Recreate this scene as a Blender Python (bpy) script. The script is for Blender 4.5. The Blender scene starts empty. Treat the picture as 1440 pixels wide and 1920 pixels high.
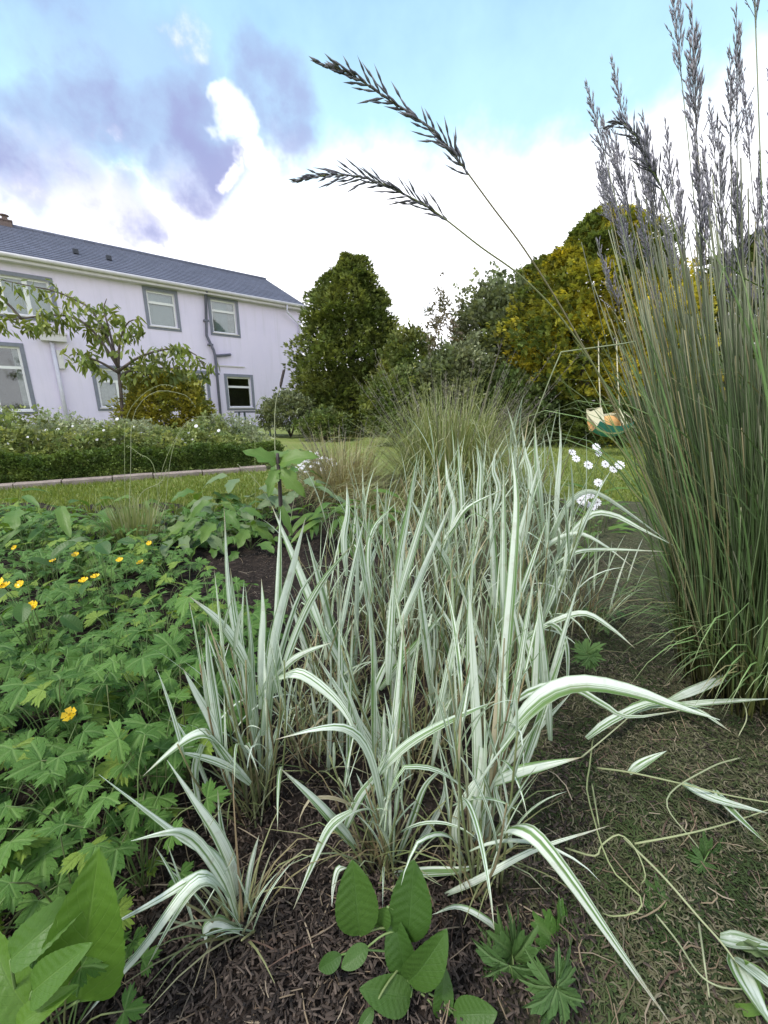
import bpy, math, random
import numpy as np
from mathutils import Vector, Matrix, Quaternion, noise
random.seed(7); RNG = np.random.default_rng(7)
R = math.radians; PI = math.pi
scene = bpy.context.scene
COL = scene.collection

# ------------------------------------------------------------------ camera
FPX, PITCH, CAMH = 750.0, R(15.0), 0.90
cam_d = bpy.data.cameras.new('camera'); cam = bpy.data.objects.new('camera', cam_d); COL.objects.link(cam)
cam_d.sensor_fit = 'HORIZONTAL'; cam_d.sensor_width = 36; cam_d.lens = 36 * FPX / 1440
cam_d.clip_start = 0.02; cam_d.clip_end = 2000
cam.location = (0, 0, CAMH); cam.rotation_euler = (PI / 2 - PITCH, 0, 0)
scene.camera = cam
CAM = Vector((0, 0, CAMH)); CP, SP = math.cos(PITCH), math.sin(PITCH)
def ray(px, py):
    u = (px - 720) / FPX; v = (960 - py) / FPX
    return Vector((u, CP + v * SP, -SP + v * CP))
def P(px, py, Y): d = ray(px, py); return CAM + d * (Y / d.y)
def G(px, py, z=0.0): d = ray(px, py); return CAM + d * ((z - CAMH) / d.z)

# ------------------------------------------------------------------ world, sun, exposure
SUN_EL, SUN_AZ = R(58), R(-118)          # azimuth measured from +Y towards +X
world = bpy.data.worlds.new('World'); scene.world = world; world.use_nodes = True
def build_world():
    nt = world.node_tree; nt.nodes.clear(); N = nt.nodes; L = nt.links
    out = N.new('ShaderNodeOutputWorld'); bg = N.new('ShaderNodeBackground'); bg.inputs[1].default_value = 0.10
    L.new(bg.outputs[0], out.inputs[0])
    sky = N.new('ShaderNodeTexSky'); sky.sky_type = 'NISHITA'; sky.sun_disc = False
    sky.sun_elevation = SUN_EL; sky.sun_rotation = SUN_AZ; sky.air_density = 1.0; sky.dust_density = 1.2; sky.ozone_density = 1.5
    tc = N.new('ShaderNodeTexCoord')
    def vm(op, a, b=None, s=None):
        n = N.new('ShaderNodeVectorMath'); n.operation = op
        for i, x in enumerate((a, b)):
            if x is None: continue
            if hasattr(x, 'is_output'): L.new(x, n.inputs[i])
            else: n.inputs[i].default_value = x
        if s is not None: n.inputs['Scale'].default_value = s
        return n.outputs['Value'] if op == 'DOT_PRODUCT' else n.outputs[0]
    def m(op, a, b=None, clamp=False):
        n = N.new('ShaderNodeMath'); n.operation = op; n.use_clamp = clamp
        for i, x in enumerate((a, b)):
            if x is None: continue
            if hasattr(x, 'is_output'): L.new(x, n.inputs[i])
            else: n.inputs[i].default_value = x
        return n.outputs[0]
    def sstep(x, a, b, o0=0.0, o1=1.0):
        n = N.new('ShaderNodeMapRange'); n.interpolation_type = 'SMOOTHSTEP'
        L.new(x, n.inputs[0]); n.inputs[1].default_value = a; n.inputs[2].default_value = b
        n.inputs[3].default_value = o0; n.inputs[4].default_value = o1
        return n.outputs[0]
    def mix(f, a, b):
        n = N.new('ShaderNodeMix'); n.data_type = 'RGBA'; n.clamp_factor = True
        if hasattr(f, 'is_output'): L.new(f, n.inputs[0])
        else: n.inputs[0].default_value = f
        for i, x in ((6, a), (7, b)):
            if hasattr(x, 'is_output'): L.new(x, n.inputs[i])
            else: n.inputs[i].default_value = (*x, 1)
        return n.outputs[2]
    def nz(vec, scale, detail=5, rough=0.55):
        n = N.new('ShaderNodeTexNoise'); n.inputs['Scale'].default_value = scale
        n.inputs['Detail'].default_value = detail; n.inputs['Roughness'].default_value = rough
        L.new(vec, n.inputs['Vector']); return n
    d = vm('NORMALIZE', tc.outputs['Generated'])
    n1 = nz(d, 5.5, 5, .58)
    off = vm('SCALE', vm('SUBTRACT', n1.outputs['Color'], (.5, .5, .5)), s=0.20)
    dd = vm('NORMALIZE', vm('ADD', d, off))
    sep = N.new('ShaderNodeSeparateXYZ'); L.new(dd, sep.inputs[0])
    sep0 = N.new('ShaderNodeSeparateXYZ'); L.new(d, sep0.inputs[0])
    n2 = nz(d, 6.0, 6, .6)
    # base air: Nishita blue, lifted
    base = mix(0.62, sky.outputs[0], (2.3, 4.2, 7.4))
    # pale cyan belt, then bright white haze under about 28 degrees
    el = m('ADD', m('ADD', sep0.outputs[2], m('MULTIPLY', m('MAXIMUM', m('MULTIPLY', sep0.outputs[0], -1.0), 0.0), .16)), m('MULTIPLY', m('SUBTRACT', n1.outputs[0], .5), .26))
    cy = sstep(el, .84, .46)
    col = mix(m('MULTIPLY', cy, .76), base, (5.0, 7.8, 9.3))
    wh = sstep(el, .50, .37)
    col = mix(wh, col, (12.0, 12.0, 12.6))
    def blobs(lst):
        acc = None
        for px, py, r in lst:
            c = ray(px, py).normalized(); rr = r / 900.0
            b = sstep(vm('DOT_PRODUCT', dd, tuple(c)), math.cos(rr * 1.6), math.cos(rr * .25))
            acc = b if acc is None else m('MAXIMUM', acc, b)
        return acc
    # broken white wisps and violet-grey clouds in view; unseen cloud cover behind is raised to brighten and neutralise the light
    w = blobs([(205, 34, 22), (250, 40, 28), (300, 40, 30), (335, 48, 22), (300, 75, 26), (425, 190, 20), (445, 262, 18), (415, 300, 14), (20, 405, 40), (230, 345, 36), (110, 290, 16)])
    w = m('MULTIPLY', w, sstep(n2.outputs[0], .42, .60, .0, .72))
    w2 = sstep(n2.outputs[0], .44, .58)
    back = sstep(sep0.outputs[1], .25, -.05)
    g = blobs([(60, 255, 52), (150, 235, 50), (215, 205, 46), (250, 265, 44), (335, 245, 58), (385, 280, 40), (60, 330, 56), (120, 350, 44), (225, 415, 46), (260, 440, 30), (330, 330, 40), (20, 300, 40), (290, 215, 40)])
    gf = blobs([(495, 140, 46), (515, 200, 44), (540, 255, 34), (180, 120, 90), (280, 130, 70)])
    g2 = m('MULTIPLY', sstep(n1.outputs[0], .56, .70), back)
    gm = m('MAXIMUM', m('MULTIPLY', g, sstep(n2.outputs[0], .34, .58, .60, 1.0)), m('MULTIPLY', gf, sstep(n2.outputs[0], .36, .60, .30, .80)))
    gm = m('MAXIMUM', gm, g2)
    col = mix(m('MULTIPLY', gm, .95), col, (2.7, 2.95, 5.1))
    col = mix(m('MULTIPLY', m('MAXIMUM', w, m('MULTIPLY', w2, back)), .92), col, (12.0, 12.0, 12.6))
    g3 = m('MULTIPLY', blobs([(430, 450, 50), (395, 465, 30), (755, 575, 36)]), sstep(n2.outputs[0], .42, .6))
    col = mix(m('MULTIPLY', g3, .6), col, (5.0, 6.8, 9.4))
    L.new(col, bg.inputs[0])
build_world()
sun_d = bpy.data.lights.new('sun', 'SUN'); sun_d.energy = 2.2; sun_d.angle = R(12); sun_d.color = (1, .95, .87)
sun = bpy.data.objects.new('sun', sun_d); COL.objects.link(sun)
sdir = Vector((math.sin(SUN_AZ) * math.cos(SUN_EL), math.cos(SUN_AZ) * math.cos(SUN_EL), math.sin(SUN_EL)))
sun.rotation_euler = (-sdir).to_track_quat('-Z', 'Y').to_euler(); sun.location = sdir * 60
vs = scene.view_settings; vs.view_transform = 'Standard'; vs.look = 'None'; vs.gamma = 1; vs.exposure = 0.56
try: vs.use_curve_mapping = False
except Exception: pass
scene.render.engine = 'CYCLES'
scene.cycles.max_bounces = 8; scene.cycles.transparent_max_bounces = 12
scene.cycles.diffuse_bounces = 4; scene.cycles.glossy_bounces = 2; scene.cycles.transmission_bounces = 6
scene.cycles.use_denoising = True

# ------------------------------------------------------------------ materials
def newmat(name):
    mt = bpy.data.materials.new(name); mt.use_nodes = True; nt = mt.node_tree; nt.nodes.clear()
    out = nt.nodes.new('ShaderNodeOutputMaterial'); return mt, nt, nt.nodes, nt.links, out
def rampn(N, stops):
    r = N.new('ShaderNodeValToRGB'); e = r.color_ramp.elements
    while len(e) < len(stops): e.new(.5)
    for i, (p, c) in enumerate(stops): e[i].position = p; e[i].color = (*c, 1)
    return r
def mathn(N, L, op, a, b=None, clamp=False):
    n = N.new('ShaderNodeMath'); n.operation = op; n.use_clamp = clamp
    for i, x in enumerate((a, b)):
        if x is None: continue
        if hasattr(x, 'is_output'): L.new(x, n.inputs[i])
        else: n.inputs[i].default_value = x
    return n.outputs[0]
def mixn(N, L, f, a, b, blend='MIX'):
    n = N.new('ShaderNodeMix'); n.data_type = 'RGBA'; n.blend_type = blend
    if hasattr(f, 'is_output'): L.new(f, n.inputs[0])
    else: n.inputs[0].default_value = f
    for i, x in ((6, a), (7, b)):
        if hasattr(x, 'is_output'): L.new(x, n.inputs[i])
        else: n.inputs[i].default_value = (*x, 1)
    return n.outputs[2]
def noisen(N, L, vec, scale, detail=3, rough=.5):
    n = N.new('ShaderNodeTexNoise'); n.inputs['Scale'].default_value = scale; n.inputs['Detail'].default_value = detail
    n.inputs['Roughness'].default_value = rough
    if vec is not None: L.new(vec, n.inputs['Vector'])
    return n
def finish_leaf(nt, N, L, out, col, transl, rough, bump=None, spec=.35, tcol=None):
    p = N.new('ShaderNodeBsdfPrincipled'); L.new(col, p.inputs['Base Color']); p.inputs['Roughness'].default_value = rough
    p.inputs['Specular IOR Level'].default_value = spec
    if bump is not None: L.new(bump, p.inputs['Normal'])
    if transl > 0:
        t = N.new('ShaderNodeBsdfTranslucent')
        tc = mixn(N, L, 1.0, col, tcol or (1.15, 1.1, .55), 'MULTIPLY'); L.new(tc, t.inputs[0])
        ms = N.new('ShaderNodeMixShader'); ms.inputs[0].default_value = transl
        L.new(p.outputs[0], ms.inputs[1]); L.new(t.outputs[0], ms.inputs[2]); L.new(ms.outputs[0], out.inputs[0])
    else: L.new(p.outputs[0], out.inputs[0])
def st_nodes(N, L):
    a = N.new('ShaderNodeAttribute'); a.attribute_name = 'st'
    s = N.new('ShaderNodeSeparateXYZ'); L.new(a.outputs['Vector'], s.inputs[0])
    oi = N.new('ShaderNodeObjectInfo')
    r = mathn(N, L, 'FRACT', mathn(N, L, 'ADD', s.outputs[2], oi.outputs['Random']))
    return a, s.outputs[0], s.outputs[1], r
def m_foliage(name, ca, cb, dark=.55, transl=.3, rough=.55):
    """scatter foliage: st.x = hue mix, st.z = random brightness"""
    mt, nt, N, L, out = newmat(name); a, s, t, r = st_nodes(N, L)
    c = mixn(N, L, s, ca, cb)
    br = N.new('ShaderNodeMapRange'); L.new(r, br.inputs[0]); br.inputs[3].default_value = dark; br.inputs[4].default_value = 1.35
    cc = N.new('ShaderNodeVectorMath'); cc.operation = 'SCALE'; L.new(c, cc.inputs[0]); L.new(br.outputs[0], cc.inputs['Scale'])
    finish_leaf(nt, N, L, out, cc.outputs[0], transl, rough); return mt
def m_leaf(name, ca, cb, vein=(.16, .25, .07), transl=.28, rough=.42, veins=True, yellow=0.0):
    """broad leaf: st.x across (-1..1), st.y along"""
    mt, nt, N, L, out = newmat(name); a, s, t, r = st_nodes(N, L)
    tc = N.new('ShaderNodeTexCoord')
    n = noisen(N, L, tc.outputs['Object'], 38, 4, .6)
    c = mixn(N, L, r, ca, cb)
    c = mixn(N, L, mathn(N, L, 'MULTIPLY', n.outputs[0], .55), c, tuple(x * .55 for x in ca))
    bumpn = None
    sa = mathn(N, L, 'ABSOLUTE', s)
    if veins == 'lobe':
        mid = mathn(N, L, 'SUBTRACT', 1.0, mathn(N, L, 'MULTIPLY', sa, 7.0), True)
        k = mathn(N, L, 'ABSOLUTE', mathn(N, L, 'SUBTRACT', mathn(N, L, 'FRACT', mathn(N, L, 'SUBTRACT', mathn(N, L, 'MULTIPLY', t, 5.0), mathn(N, L, 'MULTIPLY', sa, 2.2))), .5))
        v = mathn(N, L, 'MAXIMUM', mid, mathn(N, L, 'MULTIPLY', mathn(N, L, 'SUBTRACT', k, .40, True), 5.0, True))
        c = mixn(N, L, mathn(N, L, 'MULTIPLY', v, .38), c, vein)
        b = N.new('ShaderNodeBump'); b.inputs['Strength'].default_value = .7; b.inputs['Distance'].default_value = .004; b.invert = True
        L.new(mathn(N, L, 'ADD', v, mathn(N, L, 'MULTIPLY', n.outputs[0], .6)), b.inputs['Height']); bumpn = b.outputs[0]
    elif veins:
        k = mathn(N, L, 'SUBTRACT', mathn(N, L, 'MULTIPLY', t, 9.0), mathn(N, L, 'MULTIPLY', sa, 3.2))
        w = mathn(N, L, 'ABSOLUTE', mathn(N, L, 'SUBTRACT', mathn(N, L, 'FRACT', k), .5))
        side = mathn(N, L, 'MULTIPLY', mathn(N, L, 'SUBTRACT', w, .43, True), 9.0, True)
        mid = mathn(N, L, 'SUBTRACT', 1.0, mathn(N, L, 'MULTIPLY', sa, 16.0), True)
        v = mathn(N, L, 'MAXIMUM', side, mid)
        c = mixn(N, L, mathn(N, L, 'MULTIPLY', v, .30), c, vein)
        b = N.new('ShaderNodeBump'); b.inputs['Strength'].default_value = .30; b.inputs['Distance'].default_value = .004; b.invert = True
        L.new(mathn(N, L, 'ADD', v, mathn(N, L, 'MULTIPLY', n.outputs[0], .4)), b.inputs['Height']); bumpn = b.outputs[0]
    if yellow:
        ym = mathn(N, L, 'MULTIPLY', mathn(N, L, 'GREATER_THAN', r, 1 - yellow), .55)
        c = mixn(N, L, ym, c, (.28, .37, .045))
    finish_leaf(nt, N, L, out, c, transl, rough, bumpn); return mt
def m_blade(name, white, green, dry, dryamt=.12, thr=.50, transl=.22):
    """striped grass blade: st.x across (-1..1), st.y along, object random shifts the stripes"""
    mt, nt, N, L, out = newmat(name); a, s, t, r = st_nodes(N, L)
    cb = N.new('ShaderNodeCombineXYZ')
    L.new(mathn(N, L, 'ADD', mathn(N, L, 'MULTIPLY', s, 1.5), mathn(N, L, 'MULTIPLY', r, 73)), cb.inputs[0])
    L.new(mathn(N, L, 'MULTIPLY', t, .35), cb.inputs[1])
    n = noisen(N, L, cb.outputs[0], 1.0, 3, .65)
    rp = rampn(N, [(0, (0, 0, 0)), (thr - .05, (0, 0, 0)), (thr + .05, (1, 1, 1)), (1, (1, 1, 1))]); L.new(n.outputs[0], rp.inputs[0])
    edge = mathn(N, L, 'MULTIPLY', mathn(N, L, 'SUBTRACT', mathn(N, L, 'ABSOLUTE', s), .80, True), 5.0, True)
    g = mathn(N, L, 'MAXIMUM', rp.outputs[0], mathn(N, L, 'MULTIPLY', edge, .75))
    c = mixn(N, L, g, white, green)
    # greener towards the foot of the blade
    foot = mathn(N, L, 'SUBTRACT', 1.0, mathn(N, L, 'MULTIPLY', t, 5.0), True)
    c = mixn(N, L, mathn(N, L, 'MULTIPLY', foot, .5), c, green)
    r2 = mathn(N, L, 'FRACT', mathn(N, L, 'MULTIPLY', r, 17.31))
    tc = N.new('ShaderNodeTexCoord'); nn = noisen(N, L, tc.outputs['Object'], 45, 3, .6)
    tip = mathn(N, L, 'MULTIPLY', mathn(N, L, 'SUBTRACT', mathn(N, L, 'ADD', t, mathn(N, L, 'MULTIPLY', nn.outputs[0], .3)), 1.0), 5.0, True)
    c = mixn(N, L, mathn(N, L, 'MULTIPLY', tip, mathn(N, L, 'GREATER_THAN', r2, .35)), c, dry)
    c = mixn(N, L, mathn(N, L, 'MULTIPLY', mathn(N, L, 'LESS_THAN', r2, dryamt), .85), c, dry)
    fx = N.new('ShaderNodeCombineXYZ'); L.new(mathn(N, L, 'MULTIPLY', s, 14), fx.inputs[0]); L.new(mathn(N, L, 'MULTIPLY', t, .6), fx.inputs[1])
    fb = noisen(N, L, fx.outputs[0], 1, 2)
    b = N.new('ShaderNodeBump'); b.inputs['Strength'].default_value = .35; b.inputs['Distance'].default_value = .002
    L.new(fb.outputs[0], b.inputs['Height'])
    blot = mathn(N, L, 'MULTIPLY', mathn(N, L, 'SUBTRACT', nn.outputs[0], .55, True), 1.6, True)
    c = mixn(N, L, blot, c, tuple(x * .6 for x in dry))
    finish_leaf(nt, N, L, out, c, transl, .5, b.outputs[0], .3, (1, 1.05, .8)); return mt
def m_plain(name, col, rough=.6, nscale=None, ncol=None, bump=0, spec=.4, metal=0, coords='Object', bscale=None, detail=5):
    mt, nt, N, L, out = newmat(name); p = N.new('ShaderNodeBsdfPrincipled'); L.new(p.outputs[0], out.inputs[0])
    p.inputs['Roughness'].default_value = rough; p.inputs['Metallic'].default_value = metal; p.inputs['Specular IOR Level'].default_value = spec
    p.inputs['Base Color'].default_value = (*col, 1)
    if nscale:
        tc = N.new('ShaderNodeTexCoord'); n = noisen(N, L, tc.outputs[coords], nscale, detail, .6)
        rp = rampn(N, [(.3, col), (.7, ncol or tuple(x * .6 for x in col))]); L.new(n.outputs[0], rp.inputs[0]); L.new(rp.outputs[0], p.inputs['Base Color'])
        if bump:
            nb = noisen(N, L, tc.outputs[coords], bscale or nscale * 4, 6, .65)
            b = N.new('ShaderNodeBump'); b.inputs['Strength'].default_value = bump; b.inputs['Distance'].default_value = .02
            L.new(nb.outputs[0], b.inputs['Height']); L.new(b.outputs[0], p.inputs['Normal'])
    return mt
def m_strand(name, cols, rough=.7, transl=.15):
    """thin strands: colour picked from a ramp by st.z, varied along st.y"""
    mt, nt, N, L, out = newmat(name); a, s, t, r = st_nodes(N, L)
    k = len(cols); rp = rampn(N, [(i / max(1, k - 1), c) for i, c in enumerate(cols)]); L.new(r, rp.inputs[0])
    finish_leaf(nt, N, L, out, rp.outputs[0], transl, rough, None, .3); return mt
def m_gradstrand(name, low, high, tipc, rough=.6, transl=.2):
    """reed stems: low colour at the foot, high further up (the plant's own colouring)"""
    mt, nt, N, L, out = newmat(name); a, s, t, r = st_nodes(N, L)
    rp = rampn(N, [(0, low), (.38, high), (.8, high), (1, tipc)]); L.new(t, rp.inputs[0])
    br = N.new('ShaderNodeMapRange'); L.new(r, br.inputs[0]); br.inputs[3].default_value = .5; br.inputs[4].default_value = 1.5
    cc = N.new('ShaderNodeVectorMath'); cc.operation = 'SCALE'; L.new(rp.outputs[0], cc.inputs[0]); L.new(br.outputs[0], cc.inputs['Scale'])
    r2 = mathn(N, L, 'FRACT', mathn(N, L, 'MULTIPLY', r, 23.7))
    c = mixn(N, L, mathn(N, L, 'MULTIPLY', mathn(N, L, 'LESS_THAN', r2, .14), .8), cc.outputs[0], (.34, .30, .16))
    finish_leaf(nt, N, L, out, c, transl, rough, None, .35); return mt

M = {}
M['variegated'] = m_blade('variegated blade', (.71, .78, .69), (.15, .26, .085), (.42, .34, .22), .04, .52)
M['variegated_back'] = m_blade('variegated blade far', (.68, .74, .63), (.16, .27, .085), (.42, .34, .2), .10, .52)
M['variegated_broad'] = m_blade('variegated broad blade', (.71, .78, .69), (.15, .26, .085), (.42, .34, .22), -1.0, .53)
M['culm'] = m_strand('pale culm', [(.16, .21, .08), (.26, .27, .13), (.22, .16, .09), (.30, .36, .22)])
M['reed'] = m_gradstrand('reed stems', (.13, .115, .035), (.155, .22, .10), (.22, .23, .15))
M['reed_leaf'] = m_gradstrand('reed leaves', (.11, .115, .030), (.14, .23, .085), (.27, .31, .17))
M['panicle'] = m_strand('reed flower', [(.075, .073, .095), (.14, .135, .175), (.23, .225, .265), (.12, .12, .14)], .7, .12)  # darker copy for the arching heads: backlight against the sky put into the colour
M['stipa'] = m_strand('fountain grass', [(.19, .24, .08), (.29, .32, .13), (.16, .21, .06), (.40, .39, .22), (.27, .31, .16)], .6, .25)
M['panicle_pale'] = m_strand('reed flower pale', [(.15, .145, .175), (.26, .25, .30), (.40, .39, .44), (.22, .215, .22)], .7, .2)
M['haze_flower'] = m_strand('airy flower', [(.24, .21, .20), (.30, .27, .24), (.20, .20, .15)], .8, .3)
M['tan_grass'] = m_strand('tan grass', [(.38, .32, .17), (.30, .28, .12), (.44, .39, .25), (.26, .22, .10)], .7, .25)
M['pale_stem'] = m_strand('pale stem', [(.34, .38, .22), (.42, .44, .28), (.28, .33, .14)], .6, .1)
M['straw'] = m_strand('straw', [(.14, .10, .065), (.26, .20, .13), (.09, .06, .04), (.34, .28, .20), (.06, .04, .03), (.12, .075, .055)], .85, 0)
M['chips'] = m_strand('bark', [(.016, .012, .010), (.035, .026, .021), (.07, .052, .042), (.014, .011, .010), (.13, .10, .08), (.028, .021, .019)], .9, 0)
M['moss'] = m_strand('moss', [(.018, .024, .010), (.035, .058, .018), (.055, .085, .026), (.085, .10, .042), (.12, .115, .065), (.20, .18, .12)], .9, .1)
M['lawn_blade'] = m_strand('lawn blades', [(.17, .24, .045), (.24, .29, .06), (.15, .21, .04), (.31, .32, .11)], .6, .3)
M['buttercup_leaf'] = m_leaf('buttercup leaf', (.085, .205, .032), (.165, .33, .06), (.28, .42, .15), .28, .42, 'lobe', .12)
M['weed_leaf'] = m_leaf('weed leaf', (.08, .17, .045), (.12, .22, .06), (.20, .30, .12), .25, .5, 'lobe')
M['dock_leaf'] = m_leaf('dock leaf', (.085, .19, .028), (.13, .25, .03), (.20, .32, .08), .30, .40)
M['sapling_leaf'] = m_leaf('sapling leaf', (.05, .12, .022), (.08, .165, .03), (.10, .19, .06), .25, .40)
M['broad_leaf'] = m_leaf('broad leaf', (.10, .21, .04), (.17, .28, .05), (.24, .34, .12), .3, .45)
M['grey_leaf'] = m_leaf('grey leaf', (.14, .21, .10), (.20, .28, .12), (.27, .36, .20), .22, .5)
M['stem_green'] = m_strand('green stem', [(.10, .18, .05), (.16, .24, .08), (.13, .14, .06)], .5, 0)
M['stem_dark'] = m_plain('dark stem', (.035, .028, .028), .6, 40, (.07, .05, .05))
M['petal_yellow'] = m_plain('yellow petal', (.85, .60, .015), .28, 30, (.75, .45, .01))
M['petal_white'] = m_plain('white petal', (.82, .82, .84), .5, 40, (.70, .70, .76))
M['flower_eye'] = m_plain('flower eye', (.10, .09, .13), .7, 90, (.22, .20, .10))
M['conifer'] = m_foliage('dark conifer', (.16, .215, .06), (.31, .345, .095), .45, .25)
M['golden'] = m_foliage('golden conifer', (.18, .235, .065), (.72, .62, .07), .55, .3)
M['darkconifer'] = m_foliage('green conifer', (.10, .15, .045), (.21, .25, .065), .4, .2)
M['shrub'] = m_foliage('green shrub', (.14, .20, .06), (.28, .30, .09), .4, .28)
M['greyshrub'] = m_foliage('grey green tree', (.18, .22, .11), (.29, .31, .18), .45, .28)
M['boxhedge'] = m_foliage('box hedge', (.085, .145, .03), (.18, .25, .055), .4, .2)
M['perennial'] = m_foliage('mixed border', (.19, .26, .09), (.36, .39, .14), .55, .28)
M['perennial_silver'] = m_foliage('silver border', (.28, .34, .21), (.44, .46, .29), .6, .22)
M['goldshrub'] = m_foliage('golden shrub', (.18, .22, .04), (.44, .38, .05), .5, .25)
M['cherry'] = m_foliage('cherry leaves', (.14, .20, .045), (.28, .31, .08), .5, .3)
M['redleaf'] = m_foliage('bronze leaves', (.17, .17, .10), (.24, .19, .13), .5, .3)
M['bark'] = m_plain('tree bark', (.09, .07, .06), .9, 14, (.16, .13, .11), .7)
M['slate'] = None

def m_soil():
    mt, nt, N, L, out = newmat('bed soil'); p = N.new('ShaderNodeBsdfPrincipled'); L.new(p.outputs[0], out.inputs[0]); p.inputs['Roughness'].default_value = .95
    p.inputs['Specular IOR Level'].default_value = .15
    tc = N.new('ShaderNodeTexCoord'); o = tc.outputs['Object']
    n1 = noisen(N, L, o, 26, 8, .7); n2 = noisen(N, L, o, 2.2, 4, .6); n3 = noisen(N, L, o, 120, 4, .6)
    soil = rampn(N, [(.3, (.014, .011, .010)), (.55, (.036, .027, .022)), (.75, (.075, .056, .046))]); L.new(n1.outputs[0], soil.inputs[0])
    moss = rampn(N, [(.3, (.035, .036, .020)), (.5, (.075, .078, .042)), (.72, (.15, .14, .095))]); L.new(n3.outputs[0], moss.inputs[0])
    s = N.new('ShaderNodeSeparateXYZ'); L.new(o, s.inputs[0])
    k = mathn(N, L, 'ADD', s.outputs[0], mathn(N, L, 'MULTIPLY', mathn(N, L, 'SUBTRACT', n2.outputs[0], .5), .9))
    mr = N.new('ShaderNodeMapRange'); mr.interpolation_type = 'SMOOTHSTEP'; L.new(k, mr.inputs[0]); mr.inputs[1].default_value = .12; mr.inputs[2].default_value = .34
    L.new(mixn(N, L, mr.outputs[0], soil.outputs[0], moss.outputs[0]), p.inputs['Base Color'])
    b = N.new('ShaderNodeBump'); b.inputs['Strength'].default_value = .9; b.inputs['Distance'].default_value = .02
    L.new(mathn(N, L, 'ADD', n1.outputs[0], mathn(N, L, 'MULTIPLY', n3.outputs[0], .5)), b.inputs['Height']); L.new(b.outputs[0], p.inputs['Normal'])
    return mt
M['soil'] = m_soil()
def m_lawn():
    mt, nt, N, L, out = newmat('lawn'); p = N.new('ShaderNodeBsdfPrincipled'); L.new(p.outputs[0], out.inputs[0]); p.inputs['Roughness'].default_value = .8
    tc = N.new('ShaderNodeTexCoord'); o = tc.outputs['Object']
    n1 = noisen(N, L, o, 1.1, 5, .6); n2 = noisen(N, L, o, 45, 5, .7)
    a = rampn(N, [(.3, (.17, .23, .04)), (.55, (.23, .28, .06)), (.75, (.31, .32, .10))]); L.new(n1.outputs[0], a.inputs[0])
    c = mixn(N, L, mathn(N, L, 'MULTIPLY', n2.outputs[0], .6), a.outputs[0], (.11, .15, .03)); L.new(c, p.inputs['Base Color'])
    b = N.new('ShaderNodeBump'); b.inputs['Strength'].default_value = .8; b.inputs['Distance'].default_value = .03
    L.new(n2.outputs[0], b.inputs['Height']); L.new(b.outputs[0], p.inputs['Normal']); return mt
M['lawn'] = m_lawn()
M['render_wall'] = m_plain('painted render', (.77, .70, .86), .85, .9, (.71, .65, .82), .25, .2, 0, 'Object', 60)
def wall_streaks(mt):
    nt = mt.node_tree; N, L = nt.nodes, nt.links; p = next(n for n in N if n.type == 'BSDF_PRINCIPLED'); src = p.inputs['Base Color'].links[0].from_socket
    tc = N.new('ShaderNodeTexCoord'); mp = N.new('ShaderNodeMapping'); mp.inputs['Scale'].default_value = (4, 4, .35); L.new(tc.outputs['Object'], mp.inputs[0])
    n = noisen(N, L, mp.outputs[0], 1.2, 6, .65); f = mathn(N, L, 'MULTIPLY', mathn(N, L, 'SUBTRACT', n.outputs[0], .50, True), 2.2, True)
    L.new(mixn(N, L, mathn(N, L, 'MULTIPLY', f, .6), src, (.52, .49, .56)), p.inputs['Base Color'])
wall_streaks(M['render_wall'])
M['surround'] = m_plain('grey painted surround', (.17, .18, .23), .6, 8, (.22, .23, .28))
M['upvc'] = m_plain('white frame', (.80, .80, .80), .35, 12, (.74, .74, .75))
M['gutter'] = m_plain('cream gutter', (.66, .63, .63), .45, 6, (.55, .52, .53))
M['soilpipe'] = m_plain('grey pipe', (.10, .10, .15), .45, 10, (.15, .15, .2))
M['whitepipe'] = m_plain('painted pipe', (.66, .64, .74), .5, 10, (.58, .56, .66))
M['blind'] = m_plain('pale blind', (.55, .60, .60), .8, 5, (.48, .53, .54))
M['curtain'] = m_plain('net curtain', (.70, .68, .66), .9, 9, (.52, .50, .50))
M['interior'] = m_plain('room', (.16, .13, .10), .9, 3, (.22, .19, .15))
M['brick'] = m_plain('chimney brick', (.16, .11, .10), .9, 12, (.22, .17, .15), .5)
M['stone'] = m_plain('kerb stone', (.36, .30, .265), .9, 9, (.25, .205, .185), .6)
M['teal'] = m_plain('teal fabric', (.03, .20, .19), .8, 22, (.06, .28, .25))
M['cream'] = m_plain('cream fabric', (.62, .58, .40), .8, 22, (.52, .50, .36))
M['orange'] = m_plain('orange fabric', (.72, .42, .17), .8, 22, (.62, .33, .12))
M['terracotta'] = m_plain('terracotta fabric', (.35, .13, .08), .8, 22, (.28, .10, .07))
M['rope'] = m_plain('rope', (.50, .48, .36), .9, 60, (.38, .36, .26))
M['table_paint'] = m_plain('blue grey paint', (.22, .28, .36), .5, 9, (.30, .36, .42))
M['table_dark'] = m_plain('dark table', (.03, .035, .05), .5, 9, (.05, .055, .07))
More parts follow.
